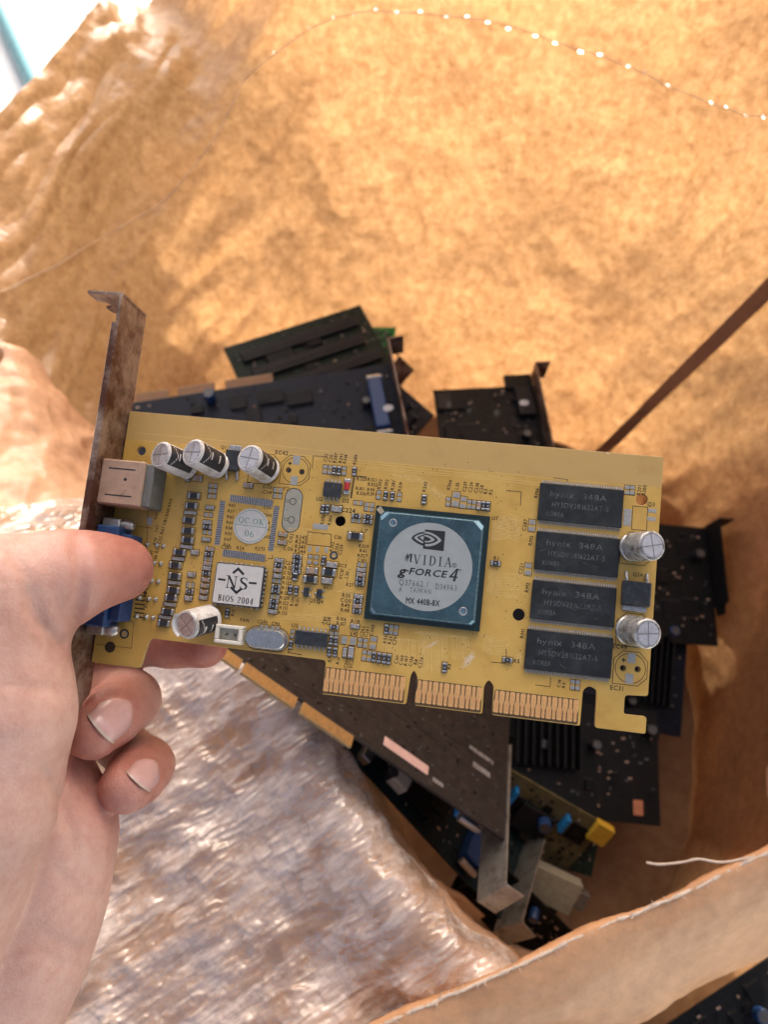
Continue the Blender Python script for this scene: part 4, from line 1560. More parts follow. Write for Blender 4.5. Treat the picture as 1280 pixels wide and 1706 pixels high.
# ---- chips with gull-wing legs
def chip(name, px4, hgt, npin, lead, mat, pin_w=0.42, rows='tb', gap=0.25, label=None):
    P = [c(*p, hgt) for p in px4]
    x0, x1 = (P[0][0] + P[3][0]) / 2, (P[1][0] + P[2][0]) / 2
    y1, y0 = (P[0][1] + P[1][1]) / 2, (P[2][1] + P[3][1]) / 2
    b = MB().cbox(x0, x1, y0, y1, gap, hgt, 0.22)
    b.T = Matrix.Translation((x0 + 1.0, y0 + 1.0, hgt + 0.004))
    if hgt > 0.8:
        b.prism(circle(0, 0, 0.35, 12), 0, 0.004)
    o = b.build(name, mat, card, label)
    for sd in rows:
        m = MB()
        for i in range(npin):
            t = (i + 0.5) / npin
            xx = x0 + 0.35 + (x1 - x0 - 0.7) * t
            s, ye = (1, y1) if sd == 't' else (-1, y0)
            w = pin_w / 2
            zt = hgt * 0.55
            pr = [(0, zt), (lead * .35, zt), (lead * .6, 0.08), (lead, 0.06)]
            v = []
            for (dy, z) in pr:
                for xs in (-w, w):
                    v.append((xx + xs, ye + s * dy, z + 0.07))
                    v.append((xx + xs, ye + s * dy, z - 0.06))
            f = []
            for k in range(3):
                a = 4 * k
                f += [(a, a + 2, a + 6, a + 4), (a + 1, a + 5, a + 7, a + 3), (a, a + 4, a + 5, a + 1), (a + 2, a + 3, a + 7, a + 6)]
            f += [(12, 14, 15, 13)]
            m.add(v, f)
        p = m.build('pin_row', 'solder', o)
        p['kind'] = 'stuff'
    return o, (x0, x1, y0, y1)


mem_px = [[(901, 805), (1041, 815), (1037, 879), (896, 866.5)], [(895, 885), (1035, 896.5), (1030, 962), (890, 949)],
          [(888.5, 966), (1029, 979), (1024, 1045), (883, 1031)], [(878.5, 1047), (1024, 1063), (1017.5, 1130), (874, 1115.5)]]
mem_txt = [('hynix  348A', 'HY5DV281622AT-5', 'KOREA'), ('hynix  348A', 'HY5DV281622AT-5', 'KOREA'), ('hynix  348A', 'HY5DV281622AT-5', 'KOREA'), ('hynix  348A', 'HY5DV281622AT-5', 'KOREA')]
mlab = ['top memory chip with worn lettering', 'second memory chip from the top', 'third memory chip from the top, scratched', 'lowest memory chip, clearest lettering']
for k, pxs in enumerate(mem_px):
    o, (x0, x1, y0, y1) = chip('memory_chip', pxs, 1.15, 33, 1.0, 'memory', 0.36, label=mlab[k])
    tx = MB()
    w, h = x1 - x0, y1 - y0
    xx = x0 + w * 0.12
    text(tx, mem_txt[k][0], xx, y0 + h * .73, 1.75, 1.156, align=0, fit=w * .68)
    text(tx, mem_txt[k][1], xx + 0.8, y0 + h * .45, 1.55, 1.156, align=0, fit=w * .68)
    text(tx, mem_txt[k][2], xx - 0.6, y0 + h * .20, 1.35, 1.156, align=0, fit=w * .21)
    tx.build('marking', 'mark', o)
    sc_ = MB()
    for i in range(7 if k != 2 else 18):      # fine scratches on the package
        ax_, ay_ = x0 + rv.uniform(.08, .85) * w, y0 + rv.uniform(.12, .85) * h
        dx_, dy_ = rv.uniform(-1.8, 1.8), rv.uniform(-.9, .9)
        sc_.ribbon([(ax_, ay_), (ax_ + dx_ * .5, ay_ + dy_ * .4), (ax_ + dx_, ay_ + dy_)], rv.uniform(.05, .12), 1.16)
    o2 = sc_.build('scratches', 'mark', o)
    o2['kind'] = 'stuff'
chip('logic_chip', [(540, 802), (570, 804.5), (567, 829), (537, 826)], 1.6, 4, 1.1, 'black', 0.5)
chip('logic_chip', [(493, 1049), (547, 1055), (544, 1079), (489, 1073.5)], 1.5, 7, 1.1, 'black', 0.5)
for px, py in ((510, 986), (531.5, 989)):
    x, y = c(px, py, .9)
    o = MB().cbox(x - .8, x + .8, y - 1.45, y + 1.45, 0.1, 1.0, .15).build('transistor', 'black', card)
    m = MB()
    for dx, dy in ((1.15, .9), (1.15, -.9), (-1.15, 0)):
        m.cbox(x + dx - .45, x + dx + .45, y + dy - .25, y + dy + .25, 0.0, .22, .06)
    m.build('pins', 'solder', o)
# red glass diode
x, y = c(578, 810, 1)
m = MB()
m.T = Matrix.Translation((x, y, 0.9)) @ Matrix.Rotation(R(90), 4, 'X')
m.lathe([(0.5, -1.2), (0.75, -1.0), (0.78, 0), (0.75, 1.0), (0.5, 1.2)], 16, 0)
d = m.build('diode', 'red_glass', card)
m = MB()
m.cbox(x - 1.1, x + 1.1, y + 1.15, y + 2.4, 0, .9, .25).cbox(x - 1.1, x + 1.1, y - 2.4, y - 1.15, 0, .9, .25)
m.build('end_caps', 'solder', d)


# ---- power transistors
def dpak(px, py, w, h, up, legs, tabpx):
    x, y = c(px, py, 2.2)
    w, h = w / PXMM, h / PXMM
    o = MB().cbox(x - w / 2, x + w / 2, y - h / 2, y + h / 2, 0.1, 2.3, .3).build('power_transistor', 'black', card)
    t = MB()
    s = -1 if up else 1
    t.cbox(x - w * .42, x + w * .42, min(y + s * h / 2, y + s * (h / 2 + 1.6)), max(y + s * h / 2, y + s * (h / 2 + 1.6)), 0.02, .55, .12)
    t.build('tab', 'solder', o)
    for lx in legs:
        l = MB()
        xx = x + lx * w
        l.tube([(xx, y - s * h / 2, 1.2), (xx, y - s * (h / 2 + .9), 1.2), (xx, y - s * (h / 2 + 1.6), .5), (xx, y - s * (h / 2 + 2.6), .2)], [.42, .42, .42, .5], 8)
        l.build('leg', 'solder', o)
    return o


dpak(1061.7, 989, 44, 38, True, (-.36, .36), None)
dpak(386.5, 766, 25, 36, False, (-.34, .40), None)
stx('Q1', 372, 745, 5.5)


# ---- electrolytic capacitors
def can(base, top, r, sleeve, hgt, stripe=None, label=None, torn=False):
    bx, by = c(*base)
    tx, ty = c(*top, hgt)
    a, b = Vector((bx, by, 0.25)), Vector((tx, ty, hgt))
    d = b - a
    L = d.length
    T = Matrix.Translation(a) @ d.to_track_quat('Z', 'Y').to_matrix().to_4x4()
    m = MB()
    m.T = T
    m.lathe([(r * .9, 0.0), (r, .35), (r, 1.0), (r * .93, 1.35), (r * .93, 1.75), (r, 2.1), (r, L - .55), (r * .97, L - .2), (r * .9, L), (r * .82, L + .02), (r * .80, L - .12)], 36, 0, caps=False)
    o = m.build('electrolytic_capacitor', sleeve, card, label)
    m = MB()
    m.T = T
    m.lathe([(r * .81, L - .3), (r * .81, L - .10), (r * .78, L - .07)], 32, 1)
    for q in range(4):
        s = []
        a0 = q * math.pi / 2 + .25
        g_ = 0.16
        cx, cy = g_ * (math.cos(a0 + math.pi / 4)) * 1.414, g_ * math.sin(a0 + math.pi / 4) * 1.414
        s.append((cx, cy))
        for i in range(9):
            aa = a0 + (math.pi / 2) * i / 8
            kx = 0.09 if i == 0 else (-0.09 if i == 8 else 0)
            s.append((r * .77 * math.cos(aa + kx * .6) + 0 * cx, r * .77 * math.sin(aa + kx * .6)))
        m.prism(s, L - .08, L + .04, 0)
    m.build('vent_top', ['can_top', 'can_groove'], o)
    if stripe is not None:
        e = T.to_3x3().inverted() @ Vector(stripe)
        stripe = math.degrees(math.atan2(e.y, e.x))
        m = MB()
        m.T = T
        a0, a1 = R(stripe - 48), R(stripe + 48)
        m.lathe([(r + .03, 2.1), (r + .03, L - .75)], 14, 0, a0, a1, caps=False)
        m.lathe([(r * .99, L - .42), (r * .93, L - .05)], 14, 0, a0, a1, caps=False)
        s_ = m.build('polarity_stripe', 'stripe', o)
        m = MB()
        m.T = T
        # light chevron outline and minus mark in the stripe
        am = R(stripe)
        for zz in ((L * .35), (L * .62)):
            m.lathe([(r + .06, zz), (r + .06, zz + .5)], 6, 0, am - .28, am + .28, caps=False)
        for k in range(8):
            aa = R(stripe - 44) + R(88) * k / 8
            z0 = L - 2.2 - 1.6 * (1 - abs(k - 3.5) / 4)
            m.lathe([(r + .06, z0), (r + .06, z0 + .22)], 2, 0, aa, aa + R(11), caps=False)
        m.build('print', 'sleeve', s_)
    # small printed marks round the shoulder
    m = MB()
    m.T = T
    for k in range(3):
        aa = R(40 + 95 * k)
        m.lathe([(r * .985, L - .38), (r * .92, L - .03)], 3, 0, aa, aa + .22, caps=False)
    m.build('shoulder_print', 'stripe', o)
    if torn:
        m = MB()
        m.T = T
        v, f = [], []
        for i in range(9):
            aa = R(200 + i * 12)
            wv = .55 + .45 * math.sin(math.pi * i / 8)
            for zz, rr in ((L - .3, r * 1.0), (L + wv * .9, r * 1.13), (L + wv * .9 + .1, r * 1.06), (L - .3, r * .93)):
                v.append((rr * math.cos(aa), rr * math.sin(aa), zz))
        for i in range(8):
            for q in range(4):
                f.append((4 * i + q, 4 * i + (q + 1) % 4, 4 * i + 4 + (q + 1) % 4, 4 * i + 4 + q))
        m.add(v, f, 0, True)
        m.build('torn_sleeve', 'sleeve', o)
    return o


can((316, 778), (266, 757), 4.2, 'sleeve', 11.0, stripe=(.8, .1, .55), label='leaning white capacitor nearest the bracket')
can((366, 777), (320, 753), 4.3, 'sleeve', 11.0, stripe=(.8, .1, .55), label='leaning white capacitor, second from the bracket')
can((447, 784), (415, 763), 4.3, 'sleeve', 11.0, stripe=(.8, .1, .55), label='white capacitor beside the empty round footprint')
can((352, 1030), (310, 1041), 4.3, 'sleeve', 10.5, stripe=(.5, -.5, .8), label='white capacitor with its sleeve split, at the lower edge', torn=True)
can((1052, 912), (1088, 909), 4.3, 'can_silver', 10.0, label='upper silver capacitor at the right end')
can((1046, 1049), (1081, 1056), 4.3, 'can_silver', 10.0, label='lower silver capacitor at the right end')

# ---- main chip
x0, y1 = c(625.5, 842, .8)
x1, y0 = c(799.5, 1052.5, .8)
x0 = (x0 + c(608.5, 1030, .8)[0]) / 2
x1 = (x1 + c(817, 860, .8)[0]) / 2
gp = MB().cbox(x0, x1, y0, y1, 0.3, 1.4, .12).build('graphics_chip', 'substrate', card, 'big square blue-grey chip with pale round label')
balls = MB()
for i in range(26):
    t = (i + .5) / 26
    for (bx, by) in ((x0 + .7 + (x1 - x0 - 1.4) * t, y0 + .7), (x0 + .7 + (x1 - x0 - 1.4) * t, y1 - .7), (x0 + .7, y0 + .7 + (y1 - y0 - 1.4) * t), (x1 - .7, y0 + .7 + (y1 - y0 - 1.4) * t)):
        balls.T = Matrix.Translation((bx, by, 0))
        balls.prism(circle(0, 0, .35, 6), 0, .35)
o = balls.build('solder_balls', 'solder', gp)
o['kind'] = 'stuff'


def oct_(i, cut):
    a0, a1, b0, b1 = x0 + i, x1 - i, y0 + i, y1 - i
    tl, tr, br, bl = cut
    return [(a0, b1 - tl), (a0 + tl, b1), (a1 - tr, b1), (a1, b1 - tr), (a1, b0 + br), (a1 - br, b0), (a0 + bl, b0), (a0, b0 + bl)][::-1]


lid = MB()
cut = (1.6, 1.6, 1.0, 1.0)
cut2 = (2.4, 2.6, 1.2, 1.6)
lid.prism(oct_(1.45, cut), 1.4, 1.75, 0)
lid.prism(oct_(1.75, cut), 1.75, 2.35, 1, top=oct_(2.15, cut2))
pl = oct_(2.16, cut2)
hl = [circle(*c(655, 871, 2.6), 1.05, 20), circle(*c(772, 1018.5, 2.6), 1.05, 20)]
v, f = curve_plate([pl] + hl, 2.34, 2.62, .06)
lid.add(v, f, 0)
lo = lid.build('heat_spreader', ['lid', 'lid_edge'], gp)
for (hx, hy) in (c(655, 871, 2.6), c(772, 1018.5, 2.6)):
    m = MB()
    m.T = Matrix.Translation((hx, hy, 0))
    m.lathe([(.86, 2.45), (.9, 2.72), (1.15, 2.74), (1.25, 2.62)], 22, 0, caps=False)
    m.build('rivet_ring', 'can_top', gp)
# gold corner mark
m = MB()
a, b = c(631, 846, 1.4), c(641, 859, 1.6)
d = Vector((b[0] - a[0], b[1] - a[1]))
nn = Vector((-d.y, d.x)).normalized() * .85
m.prism([(a[0] - nn.x, a[1] - nn.y), (b[0] - nn.x * .8, b[1] - nn.y * .8), (b[0] + nn.x * .8, b[1] + nn.y * .8), (a[0] + nn.x, a[1] + nn.y)], 1.3, 1.72)
m.build('corner_mark', 'beige', gp)
ZL = 2.62
lx, ly = c(713.3, 944, ZL)
LR = 13.2
disc = MB().prism(circle(lx, ly, LR, 72), ZL, ZL + .05).build('round_label', 'label_disc', gp)
ZP = ZL + .06
pr = MB()


def q(px, py):
    """pixels of the enlarged view of the chip label -> card mm"""
    return c(590 + px * .20313, 780 + py * .20313, ZL)


# eye emblem: dark square with nested lens shapes that swap tone across its left side
sq = [q(583, 503), q(750, 518), q(736, 681), q(566, 660)]
pr.add([(p[0], p[1], ZP) for p in sq], [(3, 2, 1, 0)], 0)


def lens(xl_, xr_, yc, up, dn, x_min, x_max, z, mi, tilt=0.0):
    top, bot = [], []
    for i in range(25):
        xx = xl_ + (xr_ - xl_) * i / 24
        if xx < x_min - 1e-6 or xx > x_max + 1e-6:
            continue
        t = (xx - xl_) / (xr_ - xl_)
        k = math.sin(math.pi * t) ** 0.75 if 0 < t < 1 else 0
        yo = yc + tilt * (t - .5)
        top.append((xx, yo - up * k))
        bot.append((xx, yo + dn * k))
    poly = [q(*p) for p in top] + [q(*p) for p in reversed(bot)]
    if len(poly) >= 3:
        pr.add([(p[0], p[1], z) for p in poly], [tuple(range(len(poly)))[::-1]], mi)


XM = 575
for i, (xa, xb, yc, up, dn) in enumerate(((470, 718, 583, 62, 58), (494, 690, 580, 44, 42), (518, 664, 578, 30, 30), (540, 634, 577, 17, 19))):
    lens(xa, xb, yc, up, dn, 0, XM, ZP + .01 + i * .006, 0 if i % 2 == 0 else 1, 20)
    lens(xa, xb, yc, up, dn, XM, 9999, ZP + .01 + i * .006, 1 if i % 2 == 0 else 0, 20)
tri = [q(575, 560), q(605, 585), q(573, 603)]
pr.add([(p[0], p[1], ZP + .04) for p in tri], [(2, 1, 0)], 0)
rot = math.atan2(q(800, 770)[1] - q(420, 735)[1], q(800, 770)[0] - q(420, 735)[0])
a = q(438, 735)
# swash first letter
sw = [q(420, 760), q(430, 725), q(440, 708), q(441, 735), q(436, 768), q(444, 735), q(460, 708), q(472, 708), q(468, 735), q(463, 764), q(476, 768)]
pr.ribbon(sw, [.2, .35, .45, .5, .35, .3, .35, .5, .55, .4, .2], ZP, 0)
b = q(645, 760)
serif(pr, 'VIDIA', b[0], b[1], 2.9, ZP, rot, 0, 1.0, 0.9, 0.30, fit=11.4)
rx = q(824, 796)
pr.ribbon(circle(rx[0], rx[1], .62, 18), .16, ZP, 0, True)
text(pr, 'R', rx[0], rx[1], .7, ZP, rot, bold=.02)
b = q(570, 850)
rot2 = math.atan2(q(800, 880)[1] - q(360, 840)[1], q(800, 880)[0] - q(360, 840)[0])
b = q(392, 842)
text(pr, 'g', b[0], b[1] + .1, 2.7, ZP, rot2, .22, 1.2, 0, bold=.03)
b = q(437, 836)
text(pr, '.', b[0], b[1] + .7, 2.2, ZP, rot2, .22, 1.2, 0, bold=.03)
b = q(600, 856)
text(pr, 'FORCE', b[0], b[1], 2.0, ZP, rot2, .2, 1.62, 0, gap=.08, bold=.022, fit=11.3)
four = [q(845, 828), q(790, 890), q(850, 896)]
pr.ribbon(four, [.35, .55, .45], ZP, 0)
pr.ribbon([q(848, 835), q(820, 928)], [.5, .75], ZP + .004, 0)
pr.ribbon([q(842, 828), q(884, 838)], [.4, .15], ZP + .006, 0)
g2 = MB()
for s, px, py, h, fw_ in (('Q37662.1', 487, 943, 1.75, 8.7), ('D349A3', 755, 976, 1.75, 6.4), ('A', 382, 992, 1.55, .95), ('TAIWAN', 545, 1004, 1.55, 6.3)):
    b = q(px, py)
    text(g2, s, b[0], b[1], h, ZP, rot2, 0, .82, 0, gap=.14, fit=fw_)
g2.build('grey_lettering', 'ink_grey', gp)
b = q(563, 1096)
text(pr, 'MX 440B-8X', b[0], b[1], 1.75, ZP, rot2, 0, .98, 0, gap=.08, bold=.025, fit=10.1)
pr.build('lettering', ['ink', 'label_disc'], gp)

# ---- socketed firmware chip with sticker
hb = 3.2
P = [c(*p, hb) for p in ((362, 938), (440, 946), (430.5, 1013.5), (354.5, 1001))]
bx0, bx1, by0, by1 = (P[0][0] + P[3][0]) / 2, (P[1][0] + P[2][0]) / 2, (P[2][1] + P[3][1]) / 2, (P[0][1] + P[1][1]) / 2
fw = MB().cbox(bx0 - .3, bx1 + .3, by0 - .3, by1 + .3, .5, hb, .35).build('firmware_chip', 'black', card)
for nm, horiz in (('pin_row', True), ('pin_row', False)):
    m = MB()
    for i in range(9):
        t = (i + .5) / 9
        for s in (0, 1):
            if horiz:
                xx, yy = bx0 + (bx1 - bx0) * t, (by1 + .45 if s else by0 - .45)
                m.cbox(xx - .33, xx + .33, yy - .22, yy + .22, .1, hb * .72, .12)
            else:
                xx, yy = (bx1 + .45 if s else bx0 - .45), by0 + (by1 - by0) * t
                m.cbox(xx - .22, xx + .22, yy - .33, yy + .33, .1, hb * .72, .12)
    o = m.build(nm, 'solder', fw)
    o['kind'] = 'stuff'
m = MB().prism(rounded([(bx0, by0), (bx1, by0), (bx1, by1), (bx0, by1)], .5, 3), hb, hb + .1)
m.build('sticker', 'sticker', fw)
sp = MB()
zz = hb + .112


def q2(px, py):
    return c(200 + px * .265625, 680 + py * .265625, hb)


b = q2(734, 1095)
rot3 = math.atan2(q2(860, 1098)[1] - q2(615, 1068)[1], q2(860, 1098)[0] - q2(615, 1068)[0])
serif(sp, 'NS', b[0], b[1], 3.7, zz, rot3, 0, 1.22, 1.15, .12, fit=6.9)
sp.ribbon([q2(615, 1072), q2(662, 1078)], .62, zz)
sp.ribbon([q2(808, 1095), q2(858, 1100)], .62, zz)
sp.ribbon([q2(708, 1035), q2(742, 1008), q2(776, 1044)], .75, zz)
sp.ribbon([q2(694, 1122), q2(730, 1158), q2(765, 1130)], .75, zz)
b = q2(724, 1200)
serif(sp, 'BIOS 2004', b[0], b[1], 1.9, zz, rot3, 0, 1.02, 1.15, .2, fit=11.0)
sp.build('sticker_print', 'ink', fw)

# ---- round inspection sticker
sx, sy = c(417.8, 876.5)
st = MB().prism(circle(sx, sy, 5.5, 48), .09, .19).build('inspection_sticker', 'sticker', card)
m = MB()
m.ribbon(circle(sx, sy, 4.95, 40), .14, .21, 0, True)
m.ribbon([(sx - 4.95, sy + .1), (sx + 4.95, sy - .1)], .14, .21)
serif(m, 'QC.OK', sx + .0, sy + 1.6, 1.75, .212, -.02, 0, 1.12, .9, .14)
serif(m, '06', sx - .1, sy - 2.4, 1.9, .212, -.02, 0, 1.05, .9, .14)
m.build('sticker_print', 'ink_green', st)

# ---- crystal, fan header
x, y = c(441.7, 1064.6, 2.8)
m = MB()
for z0, z1, k0, k1 in ((0.0, .5, 1.0, 1.0), (.5, 2.9, .90, .90), (2.9, 3.4, .90, .80)):
    def stadium(k):
        o_ = []
        for i in range(15):
            a = -math.pi / 2 + math.pi * i / 14
            o_.append((x + 3.35 + 3.15 * k * math.cos(a) - .0, y + 3.15 * k * math.sin(a)))
        for i in range(15):
            a = math.pi / 2 + math.pi * i / 14
            o_.append((x - 3.35 + 3.15 * k * math.cos(a), y + 3.15 * k * math.sin(a)))
        return o_
    m.prism(stadium(k0), z0, z1, 0, top=stadium(k1), smooth=True)
m.build('crystal', 'crystal', card)
silk.ribbon([(p[0] * 1.0, p[1]) for p in stadium(1.12)], .2, ZS, 0, True)
x, y = c(381, 1057, 4.0)
m = MB()
m.cbox(x - 4.2, x + 4.2, y - 2.75, y - 1.75, 0, 4.6, .2)
m.cbox(x - 4.2, x + 4.2, y + 1.75, y + 2.75, 0, 4.6, .2)
m.cbox(x - 4.2, x - 3.0, y - 1.75, y + 1.75, 0, 4.6, .2)
m.cbox(x + 3.0, x + 4.2, y - 1.75, y + 1.75, 0, 4.6, .2)
m.box(x - 3.0, x + 3.0, y - 1.75, y + 1.75, 0, 1.6)
fan = m.build('fan_header', 'nylon', card)
for dx in (-1.25, 1.25):
    MB().cbox(x + dx - .32, x + dx + .32, y - .4, y + .2, 1.5, 4.2, .1).build('pin', 'pin', fan)

# ---- round video socket
P = [c(*p, 12.0) for p in ((170, 762), (241, 770), (232, 846), (157, 836))]
vx0, vx1 = (P[0][0] + P[3][0]) / 2 + .2, (P[1][0] + P[2][0]) / 2
vy0, vy1 = (P[2][1] + P[3][1]) / 2, (P[0][1] + P[1][1]) / 2
vs_ = MB().cbox(vx0, vx1, vy0, vy1, 3.2, 12.0, .45).build('video_socket', 'tan_shell', card, 'tan shelled round video socket')
MB().cbox(vx0 + 2, vx1 + 2.4, vy0 + .3, vy1 - .3, 0.1, 10.6, .4).build('socket_body', 'grey_plastic', vs_)
m = MB()
w, h = vx1 - vx0, vy1 - vy0
m.box(vx0 + w * .18, vx0 + w * .80, vy1 - h * .22, vy1 - h * .19, 11.9, 12.02)
m.box(vx0 + w * .18, vx0 + w * .80, vy0 + h * .19, vy0 + h * .22, 11.9, 12.02)
m.T = Matrix.Translation((vx0 + w * .6, (vy0 + vy1) / 2 + 1, 0))
m.prism(circle(0, 0, .5, 12), 11.9, 12.02)
m.build('shell_seams', 'stripe', vs_)

# ---- blue monitor socket (mostly under the thumb)
dy0, dy1 = c(170, 1052)[1], c(178, 868)[1]
dx0 = xl + .4
ds = MB().cbox(dx0, dx0 + 7.0, dy0 + 2.0, dy1 - 2.0, 1.2, 11.0, .5).build('monitor_socket', 'blue_plastic', card, 'blue monitor socket gripped under the thumb')
MB().cbox(dx0 + 7.0, dx0 + 10.5, dy0 + 4, dy1 - 4, .6, 9.0, .4).build('socket_back', 'blue_plastic', ds)
for yy in (dy0 + 1.2, dy1 - 1.2):
    m = MB()
    m.cbox(dx0, dx0 + 5.5, yy - 1.8, yy + 1.8, 1.0, 8.0, .4)
    m.T = Matrix.Translation((dx0 + 5.5, yy, 5.0)) @ Matrix.Rotation(R(90), 4, 'Y')
    m.lathe([(2.1, 0), (2.1, 2.0), (1.6, 3.2), (1.0, 3.6)], 18)
    m.build('jack_screw', 'screw', ds)
m = MB()
for i in range(5):
    for j in range(3):
        xx, yy = dx0 + 9 + j * 2.1, dy0 + 6 + i * (dy1 - dy0 - 12) / 4
        m.T = Matrix.Translation((xx + (4 if j else 3), yy, 0))
        m.lathe([(.8, 0), (.55, .5), (.2, .9)], 10)
o = m.build('solder_joints', 'solder', ds)
o['kind'] = 'stuff'

# ---- metal bracket
bx = xl - .35
zb0, zb1 = -3.4, 16.0
ytop = c(200, 489, zb1)[1]
ybot = c(104, 1205, 2)[1]
T = Matrix(((0, 0, 1, 0), (1, 0, 0, 0), (0, 1, 0, 0), (0, 0, 0, 1)))      # plate drawn in (y, z), thickness along x
outl = [(ytop, zb0 + 1.0), (ytop, zb1), (ybot + 9, zb1), (ybot + 6, zb1 - 4.5), (ybot, zb1 - 5), (ybot, zb0 + 5), (ybot + 6, zb0 + 4.5), (ybot + 9, zb0)]
svx = [circle((vy0 + vy1) / 2, 7.2, 4.6, 20)]
v, f = curve_plate([rounded(outl, .8, 2)], -.45, .45, .1)
m = MB()
m.T = Matrix.Translation((bx - .45, 0, 0)) @ T
m.add(v, f)
# stiffening lip along the camera-side edge
m.T = Matrix.Identity(4)
m.cbox(bx - 2.2, bx - .2, ybot + 12, ytop - 9, zb1 - .9, zb1 - .05, .2)
br = m.build('bracket', 'bracket', card, 'rust-stained steel mounting bracket')
# bent tab at the top with its screw notch
tab = [(bx + .2, zb0 + 1.2), (bx + .2, zb1), (bx - 11.6, zb1), (bx - 11.6, zb1 - 7.0), (bx - 8.2, zb1 - 8.0), (bx - 8.2, zb1 - 11.2), (bx - 11.2, zb1 - 12), (bx - 10.4, zb0 + 3)]
v, f = curve_plate([rounded(tab, .7, 2)], -.45, .45, .1)
m = MB()
m.T = Matrix.Translation((0, ytop, 0)) @ Matrix(((1, 0, 0, 0), (0, 0, 1, 0), (0, 1, 0, 0), (0, 0, 0, 1)))
m.add(v, [tuple(reversed(q_)) for q_ in f])
m.build('screw_tab', 'bracket', br)
sp_ = silk.build('silkscreen_print', 'silk', board)

# ------------------------------------------------------------------ the hand
def cvp(px, py, d):
    return np.array(((px - 640) / FPX * d, (py - 853) / FPX * d, d), np.float32)


CH = {
    'thumb': [(201, 948, 231, 9.6), (165, 950, 226, 10.3), (140, 953, 222.5, 10.7), (114, 960, 217.5, 12.7), (60, 968, 212, 12.6), (-10, 988, 206, 15.5), (-120, 1085, 202, 20)],
    'thenar': [(-120, 1085, 205, 18), (-22, 1100, 208, 18.5), (0, 1195, 206, 17.2), (-45, 1330, 205, 20), (-112, 1465, 206, 22), (-170, 1650, 212, 24)],
    'heel': [(50, 1300, 246, 19.5), (66, 1395, 241, 21.4), (42, 1500, 237, 22), (0, 1600, 233, 23), (-55, 1705, 229, 23.6), (-125, 1850, 226, 25.5), (-200, 2020, 224, 27.5)],
    'palm': [(-120, 1100, 240, 22), (-90, 1230, 242, 24), (-75, 1370, 236, 26), (-110, 1560, 226, 25), (-190, 1800, 222, 26), (-260, 2000, 222, 27)],
    'index': [(338, 1071, 262, 8.6), (285, 1067, 265, 8.7), (230, 1062, 268, 9.3), (80, 1040, 273, 10.4), (-120, 1010, 262, 14)],
    'middle': [(155, 1218, 238, 8.7), (186, 1190, 247, 9.3), (216, 1166, 258, 9.4), (150, 1125, 285, 10.2), (-120, 1120, 268, 14)],
    'ring': [(209, 1311, 241, 8.2), (227, 1293, 248, 8.6), (243, 1276, 257, 8.6), (170, 1215, 286, 9.6), (-110, 1225, 274, 13)],
    'little': [(108, 1372, 268, 7.0), (140, 1345, 284, 7.6), (90, 1300, 296, 8.6), (-90, 1330, 272, 12)],
}
STEP = 1.05
lo = np.array((-178.0, 2.0, 176.0), np.float32)
hi = np.array((-44.0, 205.0, 312.0), np.float32)
nx, ny, nz = [int(t) for t in np.ceil((hi - lo) / STEP)]
gx, gy, gz = np.meshgrid(lo[0] + np.arange(nx, dtype=np.float32) * STEP, lo[1] + np.arange(ny, dtype=np.float32) * STEP, lo[2] + np.arange(nz, dtype=np.float32) * STEP, indexing='ij')


def cone_d(a, ra, b, rb):
    ab = b - a
    L2 = float(ab @ ab)
    px_, py_, pz_ = gx - a[0], gy - a[1], gz - a[2]
    t = np.clip((px_ * ab[0] + py_ * ab[1] + pz_ * ab[2]) / L2, 0, 1)
    return np.sqrt((px_ - t * ab[0]) ** 2 + (py_ - t * ab[1]) ** 2 + (pz_ - t * ab[2]) ** 2) - (ra + (rb - ra) * t)


def smin(a, b, k):
    h = np.clip(k - np.abs(a - b), 0, None) / k
    return np.minimum(a, b) - h * h * k * 0.25


def chain_d(ch, k=5.0):
    d = None
    for p, q_ in zip(ch[:-1], ch[1:]):
        e = cone_d(cvp(*p[:3]), p[3], cvp(*q_[:3]), q_[3])
        d = e if d is None else smin(d, e, k)
    return d


D = smin(chain_d(CH['thumb'], 3.5), chain_d(CH['thenar'], 9), 9)
D = smin(D, chain_d(CH['palm'], 9), 6)
D = smin(D, chain_d(CH['heel'], 9), 3.0)
for nme, k in (('index', 4), ('middle', 1.6), ('ring', 1.4), ('little', 1.5)):
    D = smin(D, chain_d(CH[nme], 4), k)

# creases pressed into the skin: thumb joint, palm line, ball of the thumb
GPX, GPY = 640 + gx / gz * FPX, 853 + gy / gz * FPX
def cuticle(cut, tip, half):
    ax = np.array((tip[0] - cut[0], tip[1] - cut[1]), float)
    L = np.hypot(*ax)
    ax /= L
    sd = np.array((-ax[1], ax[0]))
    out = []
    for k in range(17):
        a = math.pi * (k / 16)
        s_ = 0.45 - 0.55 * math.sin(a)
        p = np.array(cut) + ax * L * s_ + sd * (half + 3) * math.cos(a)
        out.append(tuple(p))
    q0 = np.array(cut) + ax * L * 1.0
    return [tuple(q0 + sd * (half + 3))] + out + [tuple(q0 - sd * (half + 3))]


